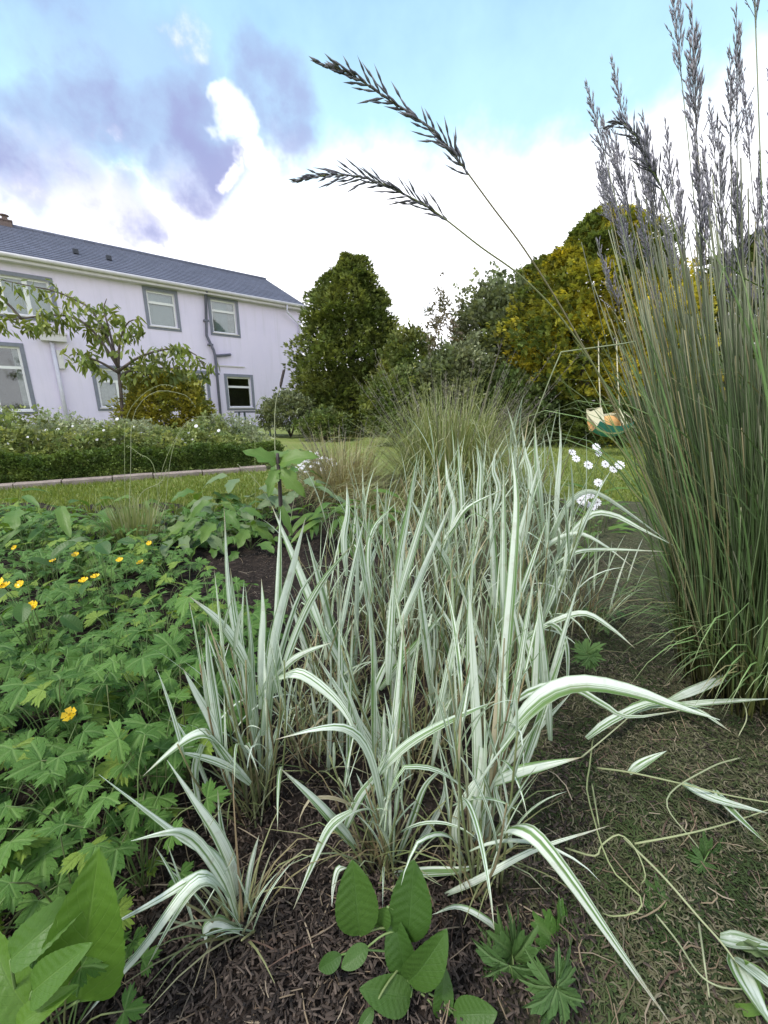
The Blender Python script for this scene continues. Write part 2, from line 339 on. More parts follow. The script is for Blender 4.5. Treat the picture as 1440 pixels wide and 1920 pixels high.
def m_slate():
    mt, nt, N, L, out = newmat('roof slate'); p = N.new('ShaderNodeBsdfPrincipled'); L.new(p.outputs[0], out.inputs[0]); p.inputs['Roughness'].default_value = .6
    oi = N.new('ShaderNodeObjectInfo'); tc = N.new('ShaderNodeTexCoord')
    br = N.new('ShaderNodeTexBrick'); mp = N.new('ShaderNodeMapping'); L.new(tc.outputs['Object'], mp.inputs[0])
    br.inputs['Scale'].default_value = 1.0; br.inputs['Brick Width'].default_value = .30; br.inputs['Row Height'].default_value = .25; br.inputs['Mortar Size'].default_value = .006
    br.inputs['Color1'].default_value = (.075, .083, .125, 1); br.inputs['Color2'].default_value = (.11, .12, .175, 1); br.inputs['Mortar'].default_value = (.02, .02, .035, 1)
    L.new(mp.outputs[0], br.inputs['Vector'])
    n = noisen(N, L, tc.outputs['Object'], 7, 5, .6)
    L.new(mixn(N, L, mathn(N, L, 'MULTIPLY', n.outputs[0], .45), br.outputs[0], (.16, .165, .20)), p.inputs['Base Color'])
    return mt
M['slate'] = m_slate()
def m_glass():
    mt, nt, N, L, out = newmat('window glass')
    t = N.new('ShaderNodeBsdfTransparent'); g = N.new('ShaderNodeBsdfGlossy'); g.inputs['Roughness'].default_value = .04
    f = N.new('ShaderNodeFresnel'); f.inputs[0].default_value = 1.6
    ms = N.new('ShaderNodeMixShader'); L.new(mathn(N, L, 'ADD', f.outputs[0], .05, True), ms.inputs[0]); L.new(t.outputs[0], ms.inputs[1]); L.new(g.outputs[0], ms.inputs[2])
    t.inputs[0].default_value = (.85, .9, .9, 1); L.new(ms.outputs[0], out.inputs[0]); return mt
M['glass'] = m_glass()

# ------------------------------------------------------------------ mesh helpers
def link(o, parent=None):
    COL.objects.link(o)
    if parent is not None: o.parent = parent
    return o
def tag(o, label=None, cat=None, group=None, kind=None):
    if label: o['label'] = label
    if cat: o['category'] = cat
    if group: o['group'] = group
    if kind: o['kind'] = kind
    return o
def empty(name, loc, label, cat, group=None, rz=0):
    o = bpy.data.objects.new(name, None); o.empty_display_size = .05; COL.objects.link(o)
    o.location = loc; o.rotation_euler = (0, 0, rz); return tag(o, label, cat, group)
def mesh_np(name, V, F, st=None, mat=None, smooth=True):
    V = np.asarray(V, np.float32); F = np.asarray(F, np.int32)
    me = bpy.data.meshes.new(name); m = len(F)
    me.vertices.add(len(V)); me.vertices.foreach_set('co', V.ravel())
    me.loops.add(m * 3); me.loops.foreach_set('vertex_index', F.ravel())
    me.polygons.add(m); me.polygons.foreach_set('loop_start', np.arange(m, dtype=np.int32) * 3)
    if smooth: me.polygons.foreach_set('use_smooth', np.ones(m, bool))
    me.update(calc_edges=True)
    if st is not None:
        a = me.attributes.new('st', 'FLOAT_VECTOR', 'POINT'); a.data.foreach_set('vector', np.asarray(st, np.float32).ravel())
    if mat is not None: me.materials.append(mat)
    return me
class MB:
    def __init__(s, base=(0, 0, 0)): s.v = []; s.f = []; s.st = []; s.b = Vector(base)
    def vert(s, p, st=(0, 0, 0)): s.v.append((p[0] - s.b[0], p[1] - s.b[1], p[2] - s.b[2])); s.st.append(st); return len(s.v) - 1
    def quad(s, a, b, c, d): s.f.append((a, b, c)); s.f.append((a, c, d))
    def poly(s, pts, st=(0, 0, 0)):
        i = [s.vert(p, st) for p in pts]
        for k in range(1, len(i) - 1): s.f.append((i[0], i[k], i[k + 1]))
    def box(s, lo, hi, st=(0, 0, 0)):
        x0, y0, z0 = lo; x1, y1, z1 = hi
        c = [(x0, y0, z0), (x1, y0, z0), (x1, y1, z0), (x0, y1, z0), (x0, y0, z1), (x1, y0, z1), (x1, y1, z1), (x0, y1, z1)]
        for q in ((0, 3, 2, 1), (4, 5, 6, 7), (0, 1, 5, 4), (1, 2, 6, 5), (2, 3, 7, 6), (3, 0, 4, 7)): s.poly([c[k] for k in q], st)
    def strip(s, pts, ws, fold=.35, rnd=0.0, side=None, cols=2, twist=0.0):
        n = len(pts); rows = []
        for i in range(n):
            p = Vector(pts[i]); t = (Vector(pts[min(i + 1, n - 1)]) - Vector(pts[max(i - 1, 0)]))
            if t.length < 1e-9: t = Vector((0, 0, 1))
            t.normalize()
            if side is None:
                h = Vector((t.x, t.y, 0)); sd = t.cross(Vector((0, 0, 1)))
                if sd.length < .15: sd = Vector((1, .2, 0))
                sd.normalize()
                if i and sd.dot(prev) < 0: sd = -sd
                if i: sd = (sd * .35 + prev * .65).normalized()
            else:
                sd = Vector(side) - t * t.dot(Vector(side)); sd.normalize()
            if twist: sd = Quaternion(t, twist * i / n) @ sd
            prev = sd; nm = sd.cross(t).normalized(); w = ws[i] * .5; k = i / (n - 1)
            row = []
            for c in range(cols + 1):
                x = -1 + 2 * c / cols
                row.append(s.vert(p + sd * (w * x) + nm * (abs(x) * w * fold), (x, k, rnd)))
            rows.append(row)
        for i in range(n - 1):
            for c in range(cols): s.quad(rows[i][c], rows[i][c + 1], rows[i + 1][c + 1], rows[i + 1][c])
    def tube(s, pts, rs, n=4, rnd=0.0, t0=0.0, t1=1.0):
        m = len(pts); rings = []; prev = Vector((1, 0, 0))
        for i in range(m):
            t = (Vector(pts[min(i + 1, m - 1)]) - Vector(pts[max(i - 1, 0)])).normalized()
            a = prev - t * prev.dot(t)
            if a.length < 1e-3: a = t.orthogonal()
            a.normalize(); prev = a; b = t.cross(a); r = rs[i] if hasattr(rs, '__len__') else rs
            rings.append([s.vert(Vector(pts[i]) + (a * math.cos(2 * PI * k / n) + b * math.sin(2 * PI * k / n)) * r, (k / n, t0 + (t1 - t0) * i / (m - 1), rnd)) for k in range(n)])
        for i in range(m - 1):
            for k in range(n): s.quad(rings[i][k], rings[i][(k + 1) % n], rings[i + 1][(k + 1) % n], rings[i + 1][k])
        for rg, fl in ((rings[0], True), (rings[-1], False)):
            c = rg[::-1] if fl else rg
            for k in range(1, n - 1): s.f.append((c[0], c[k], c[k + 1]))
    def spindle(s, p, d, L, w, rnd=0.0, n=4):
        p = Vector(p); d = Vector(d).normalized(); a = d.orthogonal().normalized(); b = d.cross(a)
        i0 = s.vert(p, (0, 0, rnd)); i1 = s.vert(p + d * L, (0, 1, rnd))
        rg = [s.vert(p + d * (L * .40) + (a * math.cos(2 * PI * k / n) + b * math.sin(2 * PI * k / n)) * w * .5, (0, .4, rnd)) for k in range(n)]
        for k in range(n):
            s.f.append((i0, rg[(k + 1) % n], rg[k])); s.f.append((i1, rg[k], rg[(k + 1) % n]))
    def mesh(s, name, mat, smooth=True): return mesh_np(name, np.array(s.v), np.array(s.f), np.array(s.st), mat, smooth)
    def build(s, name, mat, parent=None, smooth=True, kind=None):
        o = bpy.data.objects.new(name, s.mesh(name, mat, smooth)); link(o, parent)
        if kind: o['kind'] = kind
        return o
def bez(pts, n=12):
    """Catmull-Rom through control points"""
    P_ = [Vector(p) for p in pts]
    if len(P_) == 2: return [P_[0].lerp(P_[1], i / n) for i in range(n + 1)]
    Q = [P_[0] * 2 - P_[1]] + P_ + [P_[-1] * 2 - P_[-2]]; out = []; segs = len(P_) - 1
    for i in range(n + 1):
        u = i / n * segs; k = min(int(u), segs - 1); t = u - k; a, b, c, d = Q[k:k + 4]
        out.append(.5 * ((2 * b) + (c - a) * t + (2 * a - 5 * b + 4 * c - d) * t * t + (3 * b - a - 3 * c + d) * t ** 3))
    return out
def wprof(n, wmax, tipcut=False):
    ws = []
    for i in range(n):
        t = i / (n - 1); w = min(1, .50 + t * 2.2) * (1 - max(0, (t - .35) / .65) ** 1.7)
        if tipcut: w = max(w, .85)
        ws.append(max(w, .03) * wmax)
    return ws
def obj(name, me, parent, loc=(0, 0, 0), quat=None, sc=1.0):
    o = bpy.data.objects.new(name, me); COL.objects.link(o); o.parent = parent; o.location = loc
    if quat is not None: o.rotation_mode = 'QUATERNION'; o.rotation_quaternion = quat
    o.scale = (sc, sc, sc) if not hasattr(sc, '__len__') else sc
    return o
def frame(fwd, up=Vector((0, 0, 1))):
    """quaternion taking local +Y to fwd and local +Z near up"""
    y = Vector(fwd).normalized(); x = y.cross(up)
    if x.length < 1e-4: x = y.orthogonal()
    x.normalize(); z = x.cross(y)
    return Matrix((x, y, z)).transposed().to_quaternion()
def rnd(a, b): return random.uniform(a, b)
def scatter(protos, pos, fwd, up, size, tint, jitter=None):
    """numpy instancing: protos list of (V,F) in local frame (+Y forward, +Z up)"""
    pos = np.asarray(pos); k = len(pos); fwd = fwd / np.linalg.norm(fwd, axis=1, keepdims=True)
    x = np.cross(fwd, up); x /= np.maximum(np.linalg.norm(x, axis=1, keepdims=True), 1e-6); z = np.cross(x, fwd)
    which = RNG.integers(0, len(protos), k); VV, FF, SS = [], [], []; o = 0
    rz = RNG.random(k)
    for p, (V, F) in enumerate(protos):
        idx = np.where(which == p)[0]
        if not len(idx): continue
        W = (pos[idx, None, :] + size[idx, None, None] * (V[None, :, 0:1] * x[idx, None, :] + V[None, :, 1:2] * fwd[idx, None, :] + V[None, :, 2:3] * z[idx, None, :]))
        n = len(V); VV.append(W.reshape(-1, 3))
        FF.append((F[None] + (np.arange(len(idx)) * n)[:, None, None] + o).reshape(-1, 3)); o += n * len(idx)
        S = np.empty((len(idx), n, 3)); S[..., 0] = tint[idx, None]; S[..., 1] = .5; S[..., 2] = rz[idx, None]; SS.append(S.reshape(-1, 3))
    return np.concatenate(VV), np.concatenate(FF), np.concatenate(SS)
def proto_spray(n=9, spread=1.0, w=.10, droop=.25):
    V, F = [], []
    for i in range(n):
        a = (i / (n - 1) - .5) * 2 * spread + rnd(-.1, .1); L = rnd(.65, 1.0) * (1 - .3 * abs(a)); y0 = rnd(0, .3)
        d = np.array([math.sin(a), math.cos(a), 0]); sd = np.array([math.cos(a), -math.sin(a), rnd(-.5, .5)]); o = np.array([0, y0, 0])
        b = len(V); zt = -droop * L * L + rnd(-.15, .2)
        V += [o, o + d * L * .5 + sd * w + np.array([0, 0, .06]), o + d * L + np.array([0, 0, zt]), o + d * L * .5 - sd * w + np.array([0, 0, .06])]
        F += [(b, b + 1, b + 2), (b, b + 2, b + 3)]
    return np.array(V), np.array(F)
def proto_leaves(n=7, r=1.0, L=.6, w=.2):
    V, F = [], []
    for i in range(n):
        c = np.array([rnd(-r, r), rnd(-r * .5, r), rnd(-r * .6, r * .6)]) * .6
        d = np.array([rnd(-1, 1), rnd(-.4, 1), rnd(-.8, .6)]); d /= np.linalg.norm(d); s_ = np.cross(d, [rnd(-.5, .5), rnd(-.5, .5), 1]); s_ /= np.linalg.norm(s_)
        l = L * rnd(.7, 1.2); b = len(V); up = np.array([0, 0, .08])
        V += [c, c + d * l * .45 + s_ * w + up, c + d * l, c + d * l * .45 - s_ * w + up]
        F += [(b, b + 1, b + 2), (b, b + 2, b + 3)]
    return np.array(V), np.array(F)
SPRAYS = [proto_spray(9), proto_spray(8, 1.2, .12), proto_spray(10, .8, .09)]
LEAFS = [proto_leaves(7), proto_leaves(8), proto_leaves(6)]
LONGLEAFS = [proto_leaves(6, .9, .9, .14), proto_leaves(7, .9, .8, .15)]
def nz3(p, s): return noise.noise(Vector(p) * s)

# ------------------------------------------------------------------ ground
def ground():
    b = MB(); n = 48; c = b.vert((0, 10, -.03))
    prev = None
    rr = [2, 5, 9, 15, 30, 80, 300]
    rings = [[b.vert((math.cos(2 * PI * k / n) * r, 10 + math.sin(2 * PI * k / n) * r, -.03)) for k in range(n)] for r in rr]
    for k in range(n): b.f.append((c, rings[0][k], rings[0][(k + 1) % n]))
    for i in range(len(rr) - 1):
        for k in range(n): b.quad(rings[i][k], rings[i + 1][k], rings[i + 1][(k + 1) % n], rings[i][(k + 1) % n])
    o = b.build('lawn', M['lawn'], None, True); tag(o, 'short green lawn reaching back to the house and trees', 'lawn', kind='structure')
ground()
def bed_mask(x, y):
    """positive inside the island bed"""
    w = .22 * nz3((x, y, 3), 2.3)
    edge = 3.35 + w - .10 * x if x < 0 else 3.35 + w + .15 * x
    tongue = 1 - ((x - .35) / 1.45) ** 2 - ((y - 3.4) / 1.9) ** 2
    return max(edge - y, tongue * 1.2)
def bed_h(x, y):
    m = bed_mask(x, y)
    h = .022 * nz3((x, y, 0), 3.1) + .018 * nz3((x, y, 5), 9.0) + .011 * nz3((x, y, 9), 26)
    if x > .35: h += min(1, (x - .35) / .3) * (.03 + .03 * nz3((x, y, 2), 3.0) + .018 * nz3((x, y, 6), 11.0))
    return h * min(1, max(m, 0) * 3) + (min(1, max(m, -.05) * 4) * .03 if m > 0 else -.06)
def bed():
    b = MB(); xs = np.concatenate([np.arange(-3.6, -1.2, .06), np.arange(-1.2, 1.6, .02), np.arange(1.6, 3.4, .06)]); ys = np.concatenate([np.arange(-.4, 1.5, .02), np.arange(1.5, 5.5, .05)])
    idx = {}
    for i, x in enumerate(xs):
        for j, y in enumerate(ys):
            idx[i, j] = b.vert((x, y, bed_h(x, y)))
    for i in range(len(xs) - 1):
        for j in range(len(ys) - 1): b.quad(idx[i, j], idx[i + 1, j], idx[i + 1, j + 1], idx[i, j + 1])
    o = b.build('flower_bed_ground', M['soil'], None, True); tag(o, 'dark soil of the flower bed under the grasses, mossy at the side', 'soil', kind='structure')
bed()
def loose(name, n, region, mat, Lr, wr, label, cat, mode='strand', zoff=(.002, .02), curl=.6):
    b = MB()
    for _ in range(n):
        x, y = region(); z = bed_h(x, y) + rnd(*zoff); L = rnd(*Lr); a = rnd(0, 2 * PI); w = rnd(*wr); r = random.random()
        if cat == 'moss': r = min(.999, max(0, .45 + .8 * nz3((x, y, 4), 5.0) + .5 * nz3((x, y, 8), 14.0) + rnd(-.3, .3)))
        d = Vector((math.cos(a), math.sin(a), rnd(-.25, .45))); p = Vector((x, y, z)); k = rnd(-curl, curl)
        if mode == 'strand':
            pts = []; q = p
            for i in range(4): pts.append(q); d = Quaternion((0, 0, 1), k) @ d; d.z -= .15; q = q + d.normalized() * (L / 3)
            b.strip(pts, [w * .8, w, w, w * .4], .3, r, None, 1)
        else:
            d.z *= .6; sd = d.cross(Vector((rnd(-.6, .6), rnd(-.6, .6), 1))).normalized() * w; up = Vector((0, 0, w * .35)); e = p + d.normalized() * L
            i = [b.vert(v, (0, 0, r)) for v in (p - sd * .5, e - sd * rnd(.2, .6), e + sd * rnd(.2, .6), p + sd * .5, p + up, e + up * rnd(.3, 1))]
            for f in ((0, 1, 5), (0, 5, 4), (4, 5, 2), (4, 2, 3), (0, 4, 3), (1, 2, 5)): b.f.append(tuple(i[k_] for k_ in f))
    o = b.build(name, mat, None, False); tag(o, label, cat, kind='stuff')
def reg_soil():
    while True:
        py = random.triangular(1000, 2040, 1850); px = rnd(-60, 1100); g = G(px, py)
        if random.random() < .6: g = Vector((rnd(-1.3, 1.2), rnd(.2, 2.9), 0))
        if bed_mask(g.x, g.y) > .05 and g.y < 4.5: return g.x, g.y
def reg_moss():
    while True:
        g = G(rnd(900, 1560), rnd(1180, 1960))
        if random.random() < .3: return rnd(.35, 1.7), rnd(1.1, 3.2)
        if g.x > .22 + .25 * random.random() and g.y < 1.6: return g.x, g.y
loose('bark_mulch', 42000, reg_soil, M['chips'], (.003, .017), (.0012, .0045), 'dark crumbly bark mulch and soil between the grass stems', 'mulch', 'chip')
loose('dry_straw', 2400, reg_soil, M['straw'], (.02, .09), (.0010, .0024), 'dry brown straw and dead stems lying on the soil', 'straw', 'strand', (.002, .02), .3)
loose('moss_clippings', 36000, reg_moss, M['moss'], (.008, .028), (.0012, .0030), 'grey-green moss and dried clippings covering the ground', 'moss', 'strand', (.0, .018), 1.0)
loose('dry_clippings', 500, reg_moss, M['straw'], (.03, .10), (.0012, .0028), 'dry brown stalks scattered over the mossy ground', 'clippings', 'strand', (.006, .025), .8)
def lawn_grass():
    b = MB(); n = 0
    while n < 26000:
        if random.random() < .62: g = G(rnd(-30, 640), rnd(885, 985), -.03)
        else: g = G(rnd(940, 1300), rnd(835, 960), -.03)
        if bed_mask(g.x, g.y) > .02 or g.y > 11: continue
        n += 1; h = rnd(.025, .06); a = rnd(0, 2 * PI); w = rnd(.003, .006) * (1 + g.y * .12); l = Vector((rnd(-.6, .6) * h, rnd(-.6, .6) * h, h)); s_ = Vector((math.cos(a), math.sin(a), 0)) * w; r = random.random()
        p = Vector((g.x, g.y, -.032)); i = [b.vert(v, (0, 0, r)) for v in (p - s_, p + s_, p + l * .6 + s_ * .7, p + l)]
        b.f.append((i[0], i[1], i[2])); b.f.append((i[0], i[2], i[3]))
    tag(b.build('lawn_grass', M['lawn_blade'], None, False), 'short blades of the mown lawn around the flower bed', 'grass', kind='stuff')
lawn_grass()

# ------------------------------------------------------------------ house
HZ = 5.2
H0 = P(563, 570, 19.4); H0 = Vector((H0.x, 19.4, 0)); HL = P(0, 470, 1)
dL = ray(0, 470); tL = (HZ - CAMH) / dL.z; HLp = CAM + dL * tL
d0 = ray(563, 570); t0_ = (HZ - CAMH) / d0.z; H0 = CAM + d0 * t0_; H0.z = 0; HLp.z = 0
hd = (H0 - HLp).normalized(); HROT = math.atan2(hd.y, hd.x)
def wallpix(px, py):
    """pixel to (along wall, height) on the house front"""
    n = Vector((-hd.y, hd.x, 0)); r = ray(px, py); t = (H0 - CAM).dot(n) / r.dot(n); q = CAM + r * t; return (q - H0).dot(hd), q.z
print('house corner', H0, 'rot', math.degrees(HROT))
def house():
    h = empty('house', (H0.x, H0.y, -.03), 'long white rendered two-storey house with blue-grey slate roof', 'house', None, HROT)
    DEP, LEN, RZ = 7.0, 17.0, 1.68
    def rect(tl, br):
        x0, z1 = wallpix(*tl); x1, z0 = wallpix(*br); return x0, x1, z0 + .03, z1 + .03
    wins = [('a', *rect((273, 543), (334, 616))), ('b', *rect((394, 560), (446, 628))), ('c', *rect((425, 706), (474, 764))),
            ('d', *rect((-60, 505), (104, 598))), ('e', *rect((-60, 644), (62, 770))), ('f', *rect((177, 690), (262, 764))), ('g', *rect((330, 698), (392, 764)))]
    for w in wins: print('win', [w[0]] + [round(v, 2) for v in w[1:]])
    xs = sorted({-LEN, 0, *[w[1] for w in wins], *[w[2] for w in wins]}); zs = sorted({0, HZ, *[w[3] for w in wins], *[w[4] for w in wins]})
    b = MB()
    for i in range(len(xs) - 1):
        for j in range(len(zs) - 1):
            cx, cz = (xs[i] + xs[i + 1]) / 2, (zs[j] + zs[j + 1]) / 2
            if any(w[1] < cx < w[2] and w[3] < cz < w[4] for w in wins): continue
            b.poly([(xs[i], 0, zs[j]), (xs[i + 1], 0, zs[j]), (xs[i + 1], 0, zs[j + 1]), (xs[i], 0, zs[j + 1])])
    for _, x0, x1, z0, z1 in wins:
        D = .14
        b.poly([(x0, 0, z0), (x0, 0, z1), (x0, D, z1), (x0, D, z0)]); b.poly([(x1, 0, z0), (x1, D, z0), (x1, D, z1), (x1, 0, z1)])
        b.poly([(x0, 0, z1), (x1, 0, z1), (x1, D, z1), (x0, D, z1)]); b.poly([(x0, 0, z0), (x0, D, z0), (x1, D, z0), (x1, 0, z0)])
    b.poly([(0, 0, 0), (0, DEP, 0), (0, DEP, HZ), (0, DEP / 2, HZ + RZ - .1), (0, 0, HZ)])
    b.poly([(-LEN, 0, 0), (-LEN, 0, HZ), (-LEN, DEP / 2, HZ + RZ - .1), (-LEN, DEP, HZ), (-LEN, DEP, 0)])
    b.poly([(0, DEP, 0), (-LEN, DEP, 0), (-LEN, DEP, HZ), (0, DEP, HZ)])
    b.build('wall', M['render_wall'], h, False)
    bi = MB(); bi.box((-LEN + .05, 1.6, .02), (-.05, 1.7, HZ - .05)); bi.box((-LEN + .05, .2, 2.55), (-.05, 1.6, 2.65)); bi.build('inner_wall', M['interior'], h, False)
    # roof in stepped slate courses
    ov = .30; slope = math.atan2(RZ, DEP / 2 + 0.0); ns = 17
    rf = MB(); E = .12
    for side in (0, 1):
        for i in range(ns):
            y0 = -ov + (DEP / 2 + ov) * i / ns; y1 = -ov + (DEP / 2 + ov) * (i + 1) / ns
            z0 = HZ + .05 + (y0) / (DEP / 2) * RZ; z1 = HZ + .05 + y1 / (DEP / 2) * RZ
            th = .03
            def q(y): return y if side == 0 else DEP - y
            rf.poly([(-LEN - E, q(y0), z0 + th), (E, q(y0), z0 + th), (E, q(y1), z1 + .004), (-LEN - E, q(y1), z1 + .004)])
            rf.poly([(-LEN - E, q(y0), z0 - .01), (E, q(y0), z0 - .01), (E, q(y0), z0 + th), (-LEN - E, q(y0), z0 + th)])
    roof = rf.build('roof', M['slate'], h, False)
    rc = MB(); zr = HZ + .05 + RZ
    rc.tube([(-LEN - E, DEP / 2, zr), (E, DEP / 2, zr)], .09, 8); rc.build('ridge_tile', M['slate'], roof, True)
    vg = MB()
    for y0, y1 in ((-ov, DEP / 2), (DEP + ov, DEP / 2)):
        za, zb = HZ + .05 - ov / (DEP / 2) * RZ, zr
        vg.poly([(E + .005, y0, za - .15), (E + .005, y1, zb - .15), (E + .005, y1, zb + .03), (E + .005, y0, za + .03)])
        vg.poly([(0, y0, za - .02), (0, y1, zb - .02), (E, y1, zb - .02), (E, y0, za - .02)])
    vg.build('bargeboard', M['gutter'], h, False)
    ze = HZ + .05 - ov / (DEP / 2) * RZ
    f = MB(); f.box((-LEN - E, -ov + .02, ze - .17), (E, -ov + .05, ze + .0)); f.box((-LEN - E, -ov + .05, ze - .17), (E, 0.0, ze - .14)); f.build('fascia', M['gutter'], h, False)
    g = MB(); g.tube([(-LEN - E, -ov - .045, ze - .03), (E, -ov - .045, ze - .03)], .06, 8); g.build('gutter', M['gutter'], h)
    for px, py in ((190, 486), (250, 482)):
        x, z = wallpix(px, py); v = MB(); zz = HZ + .10 + 1.2 / (DEP / 2) * RZ
        v.box((x - .6, 1.15, zz - .02), (x - .45, 1.32, zz + .12)); v.build('roof_vent', M['table_dark'], roof, False)
    ch = MB()
    def ridge_px(x):
        q = H0 + hd * x + Vector((-hd.y, hd.x, 0)) * (DEP / 2) + Vector((0, 0, zr)) - CAM; return 720 + FPX * q.x / (q.y * CP - q.z * SP)
    cx = max((x for x in np.arange(-16, -4, .05) if ridge_px(x) < 14), default=-12.6)
    ch.box((cx - .16, DEP / 2 - .16, zr - .3), (cx + .16, DEP / 2 + .16, zr + .12)); ch.box((cx - .19, DEP / 2 - .19, zr + .12), (cx + .19, DEP / 2 + .19, zr + .16))
    chim = ch.build('chimney', M['brick'], roof, False)
    cp = MB(); cp.tube([(cx, DEP / 2, zr + .15), (cx, DEP / 2, zr + .30)], [.09, .07], 10); cp.tube([(cx, DEP / 2, zr + .30), (cx, DEP / 2, zr + .33)], .13, 10); cp.build('chimney_pot', M['brick'], chim)
    # windows
    for nm, x0, x1, z0, z1 in wins:
        sur = .11
        w = MB(); D = .085
        fr = .055
        def ringbox(mb, a0, a1, c0, c1, t, y0, y1):
            mb.box((a0, y0, c0), (a0 + t, y1, c1)); mb.box((a1 - t, y0, c0), (a1, y1, c1)); mb.box((a0 + t, y0, c0), (a1 - t, y1, c0 + t)); mb.box((a0 + t, y0, c1 - t), (a1 - t, y1, c1))
        ringbox(w, x0 + .002, x1 - .002, z0 + .002, z1 - .002, fr, D, D + .06)
        zt = z1 - (z1 - z0) * .32
        if nm != 'd': w.box((x0 + fr, D - .012, zt - .04), (x1 - fr, D + .06, zt + .04))
        if nm == 'd':
            for k in (1 / 3, 2 / 3): xm = x0 + (x1 - x0) * k; w.box((xm - .06, D - .01, z0 + fr), (xm + .06, D + .06, z1 - fr))
        if nm == 'e': xm = x0 + (x1 - x0) * .30; w.box((xm - .05, D - .008, z0 + fr), (xm + .05, D + .06, zt - .04))
        if nm in 'fg': xm = (x0 + x1) / 2; w.box((xm - .035, D - .008, z0 + fr), (xm + .035, D + .06, zt - .04))
        win = w.build('window', M['upvc'], h, False)
        s = MB(); ringbox(s, x0 - sur, x1 + sur, z0 - sur, z1 + sur, sur - .003, -.022, .004); s.build('surround', M['surround'], win, False)
        p = MB(); p.box((x0 + .01, D + .025, z0 + .01), (x1 - .01, D + .031, z1 - .01)); p.build('pane', M['glass'], win, False)
        si = MB(); si.box((x0 - .04, -.06, z0 - .035), (x1 + .04, D, z0 - .001)); si.build('sill', M['upvc' if nm in 'e' else 'gutter'], win, False)
        if nm in 'abd':
            c = MB(); c.box((x0 - .05, .22, z0), (x1 + .05, .23, z1)); c.build('blind', M['blind'], win, False)
        if nm == 'b' or nm == 'e' or nm in 'fg':
            c = MB(); n = 26
            segs = [(x0 + .02, x0 + (x1 - x0) * .2), (x1 - (x1 - x0) * (.18 if nm == 'e' else .3), x1 - .02)]
            if nm in 'fg': segs = [(x0 + .02, x1 - .02)]
            for (a0, a1) in segs:
                vv = [(c.vert((a0 + (a1 - a0) * i / n, .19 + .02 * math.sin(i * 1.7), z0 + .02)), c.vert((a0 + (a1 - a0) * i / n, .19 + .02 * math.sin(i * 1.7 + .3), z1 - .02))) for i in range(n + 1)]
                for i in range(n): c.quad(vv[i][0], vv[i + 1][0], vv[i + 1][1], vv[i][1])
            c.build('curtain', M['curtain'], win)
    def pipe(name, pix, r, mat, y=-.10):
        t = MB(); pts = [(wallpix(*p)[0], y if i else -.3, wallpix(*p)[1] + .03) for i, p in enumerate(pix)]; t.tube(pts, r, 8); return t.build(name, mat, h)
    pp = pipe('soil_pipe', [(383, 548), (384, 556), (386, 630), (399, 657), (402, 668), (414, 800)], .055, M['soilpipe'])
    br = MB(); x, z = wallpix(402, 666); x2, z2 = wallpix(428, 664); br.tube([(x, -.1, z), (x2, -.1, z2), (x2 + .08, .0, z2 + .02)], .05, 8); br.build('branch_pipe', M['soilpipe'], pp)
    for py in (600, 645, 700): pb = MB(); x, z = wallpix({600: 385, 645: 393, 700: 405}[py], py); pb.box((x - .09, -.15, z - .03), (x + .09, -.001, z + .03)); pb.build('pipe_clip', M['soilpipe'], pp, False)
    wp = MB(); xa, za = wallpix(531, 566); wp.tube([(xa, -.33, ze - .06), (xa, -.3, ze - .35), (-.14, -.08, ze - .75), (-.14, -.08, .0)], .042, 8); wp.build('downpipe', M['whitepipe'], h)
    wq = MB(); x, z = wallpix(96, 640); x1, z1 = wallpix(122, 800); wq.tube([(x, -.1, z), (x, -.1, 0)], .06, 8); wq.build('downpipe', M['whitepipe'], h)
    hp = MB(); x0, zz0 = wallpix(76, 640); x1, zz1 = wallpix(122, 628); hp.box((x0, -.28, z + .02), (x1, -.001, z + .22)); hp.box((x0 - .04, -.32, z + .22), (x1 + .04, -.001, z + .27)); hp.build('rainwater_hopper', M['gutter'], h, False)
    mbx = MB(); x0, q = wallpix(104, 655); x1, q2 = wallpix(122, 690); mbx.box((x0, -.12, q2), (x1, -.001, q)); mbx.build('meter_box', M['gutter'], h, False)  # plain cream box on the wall beside the downpipe
    lg = MB(); x0, q = wallpix(410, 684); x1, q2 = wallpix(458, 684); lg.box((x0, -.05, q - .02), (x1, -.001, q + .02)); lg.build('ledge', M['gutter'], h, False)
house()

# ------------------------------------------------------------------ kerb, table, swing
def kerb():
    a = G(-80, 921); b_ = G(500, 879); d = (b_ - a); L = d.length; d.normalize(); n = Vector((-d.y, d.x, 0)); k = 0; x = 0.0
    root = empty('stone_edging', (a.x, a.y, -.03), 'low pale stone edging between lawn and clipped hedge', 'edging')
    while x < L - .1:
        l = rnd(.42, .60); l = min(l, L - x); m = MB(a); h = rnd(.06, .075); o = rnd(-.012, .012)
        p0 = a + d * (x + .006) + n * o; p1 = a + d * (x + l - .006) + n * (o + rnd(-.006, .006)); w = n * .13; bv = .012
        def ring(p): return [p + Vector((0, 0, -.01)), p + Vector((0, 0, h - bv)), p + n * bv + Vector((0, 0, h)), p + w - n * bv + Vector((0, 0, h)), p + w + Vector((0, 0, h - bv)), p + w + Vector((0, 0, -.01))]
        r0, r1 = ring(p0), ring(p1)
        for i in range(5): m.poly([r0[i], r1[i], r1[i + 1], r0[i + 1]])
        m.poly(r0[::-1]); m.poly(r1); m.build('edging_stone', M['stone'], root, False); x += l
    return a, b_, d, n
KA, KB, KD, KN = kerb()
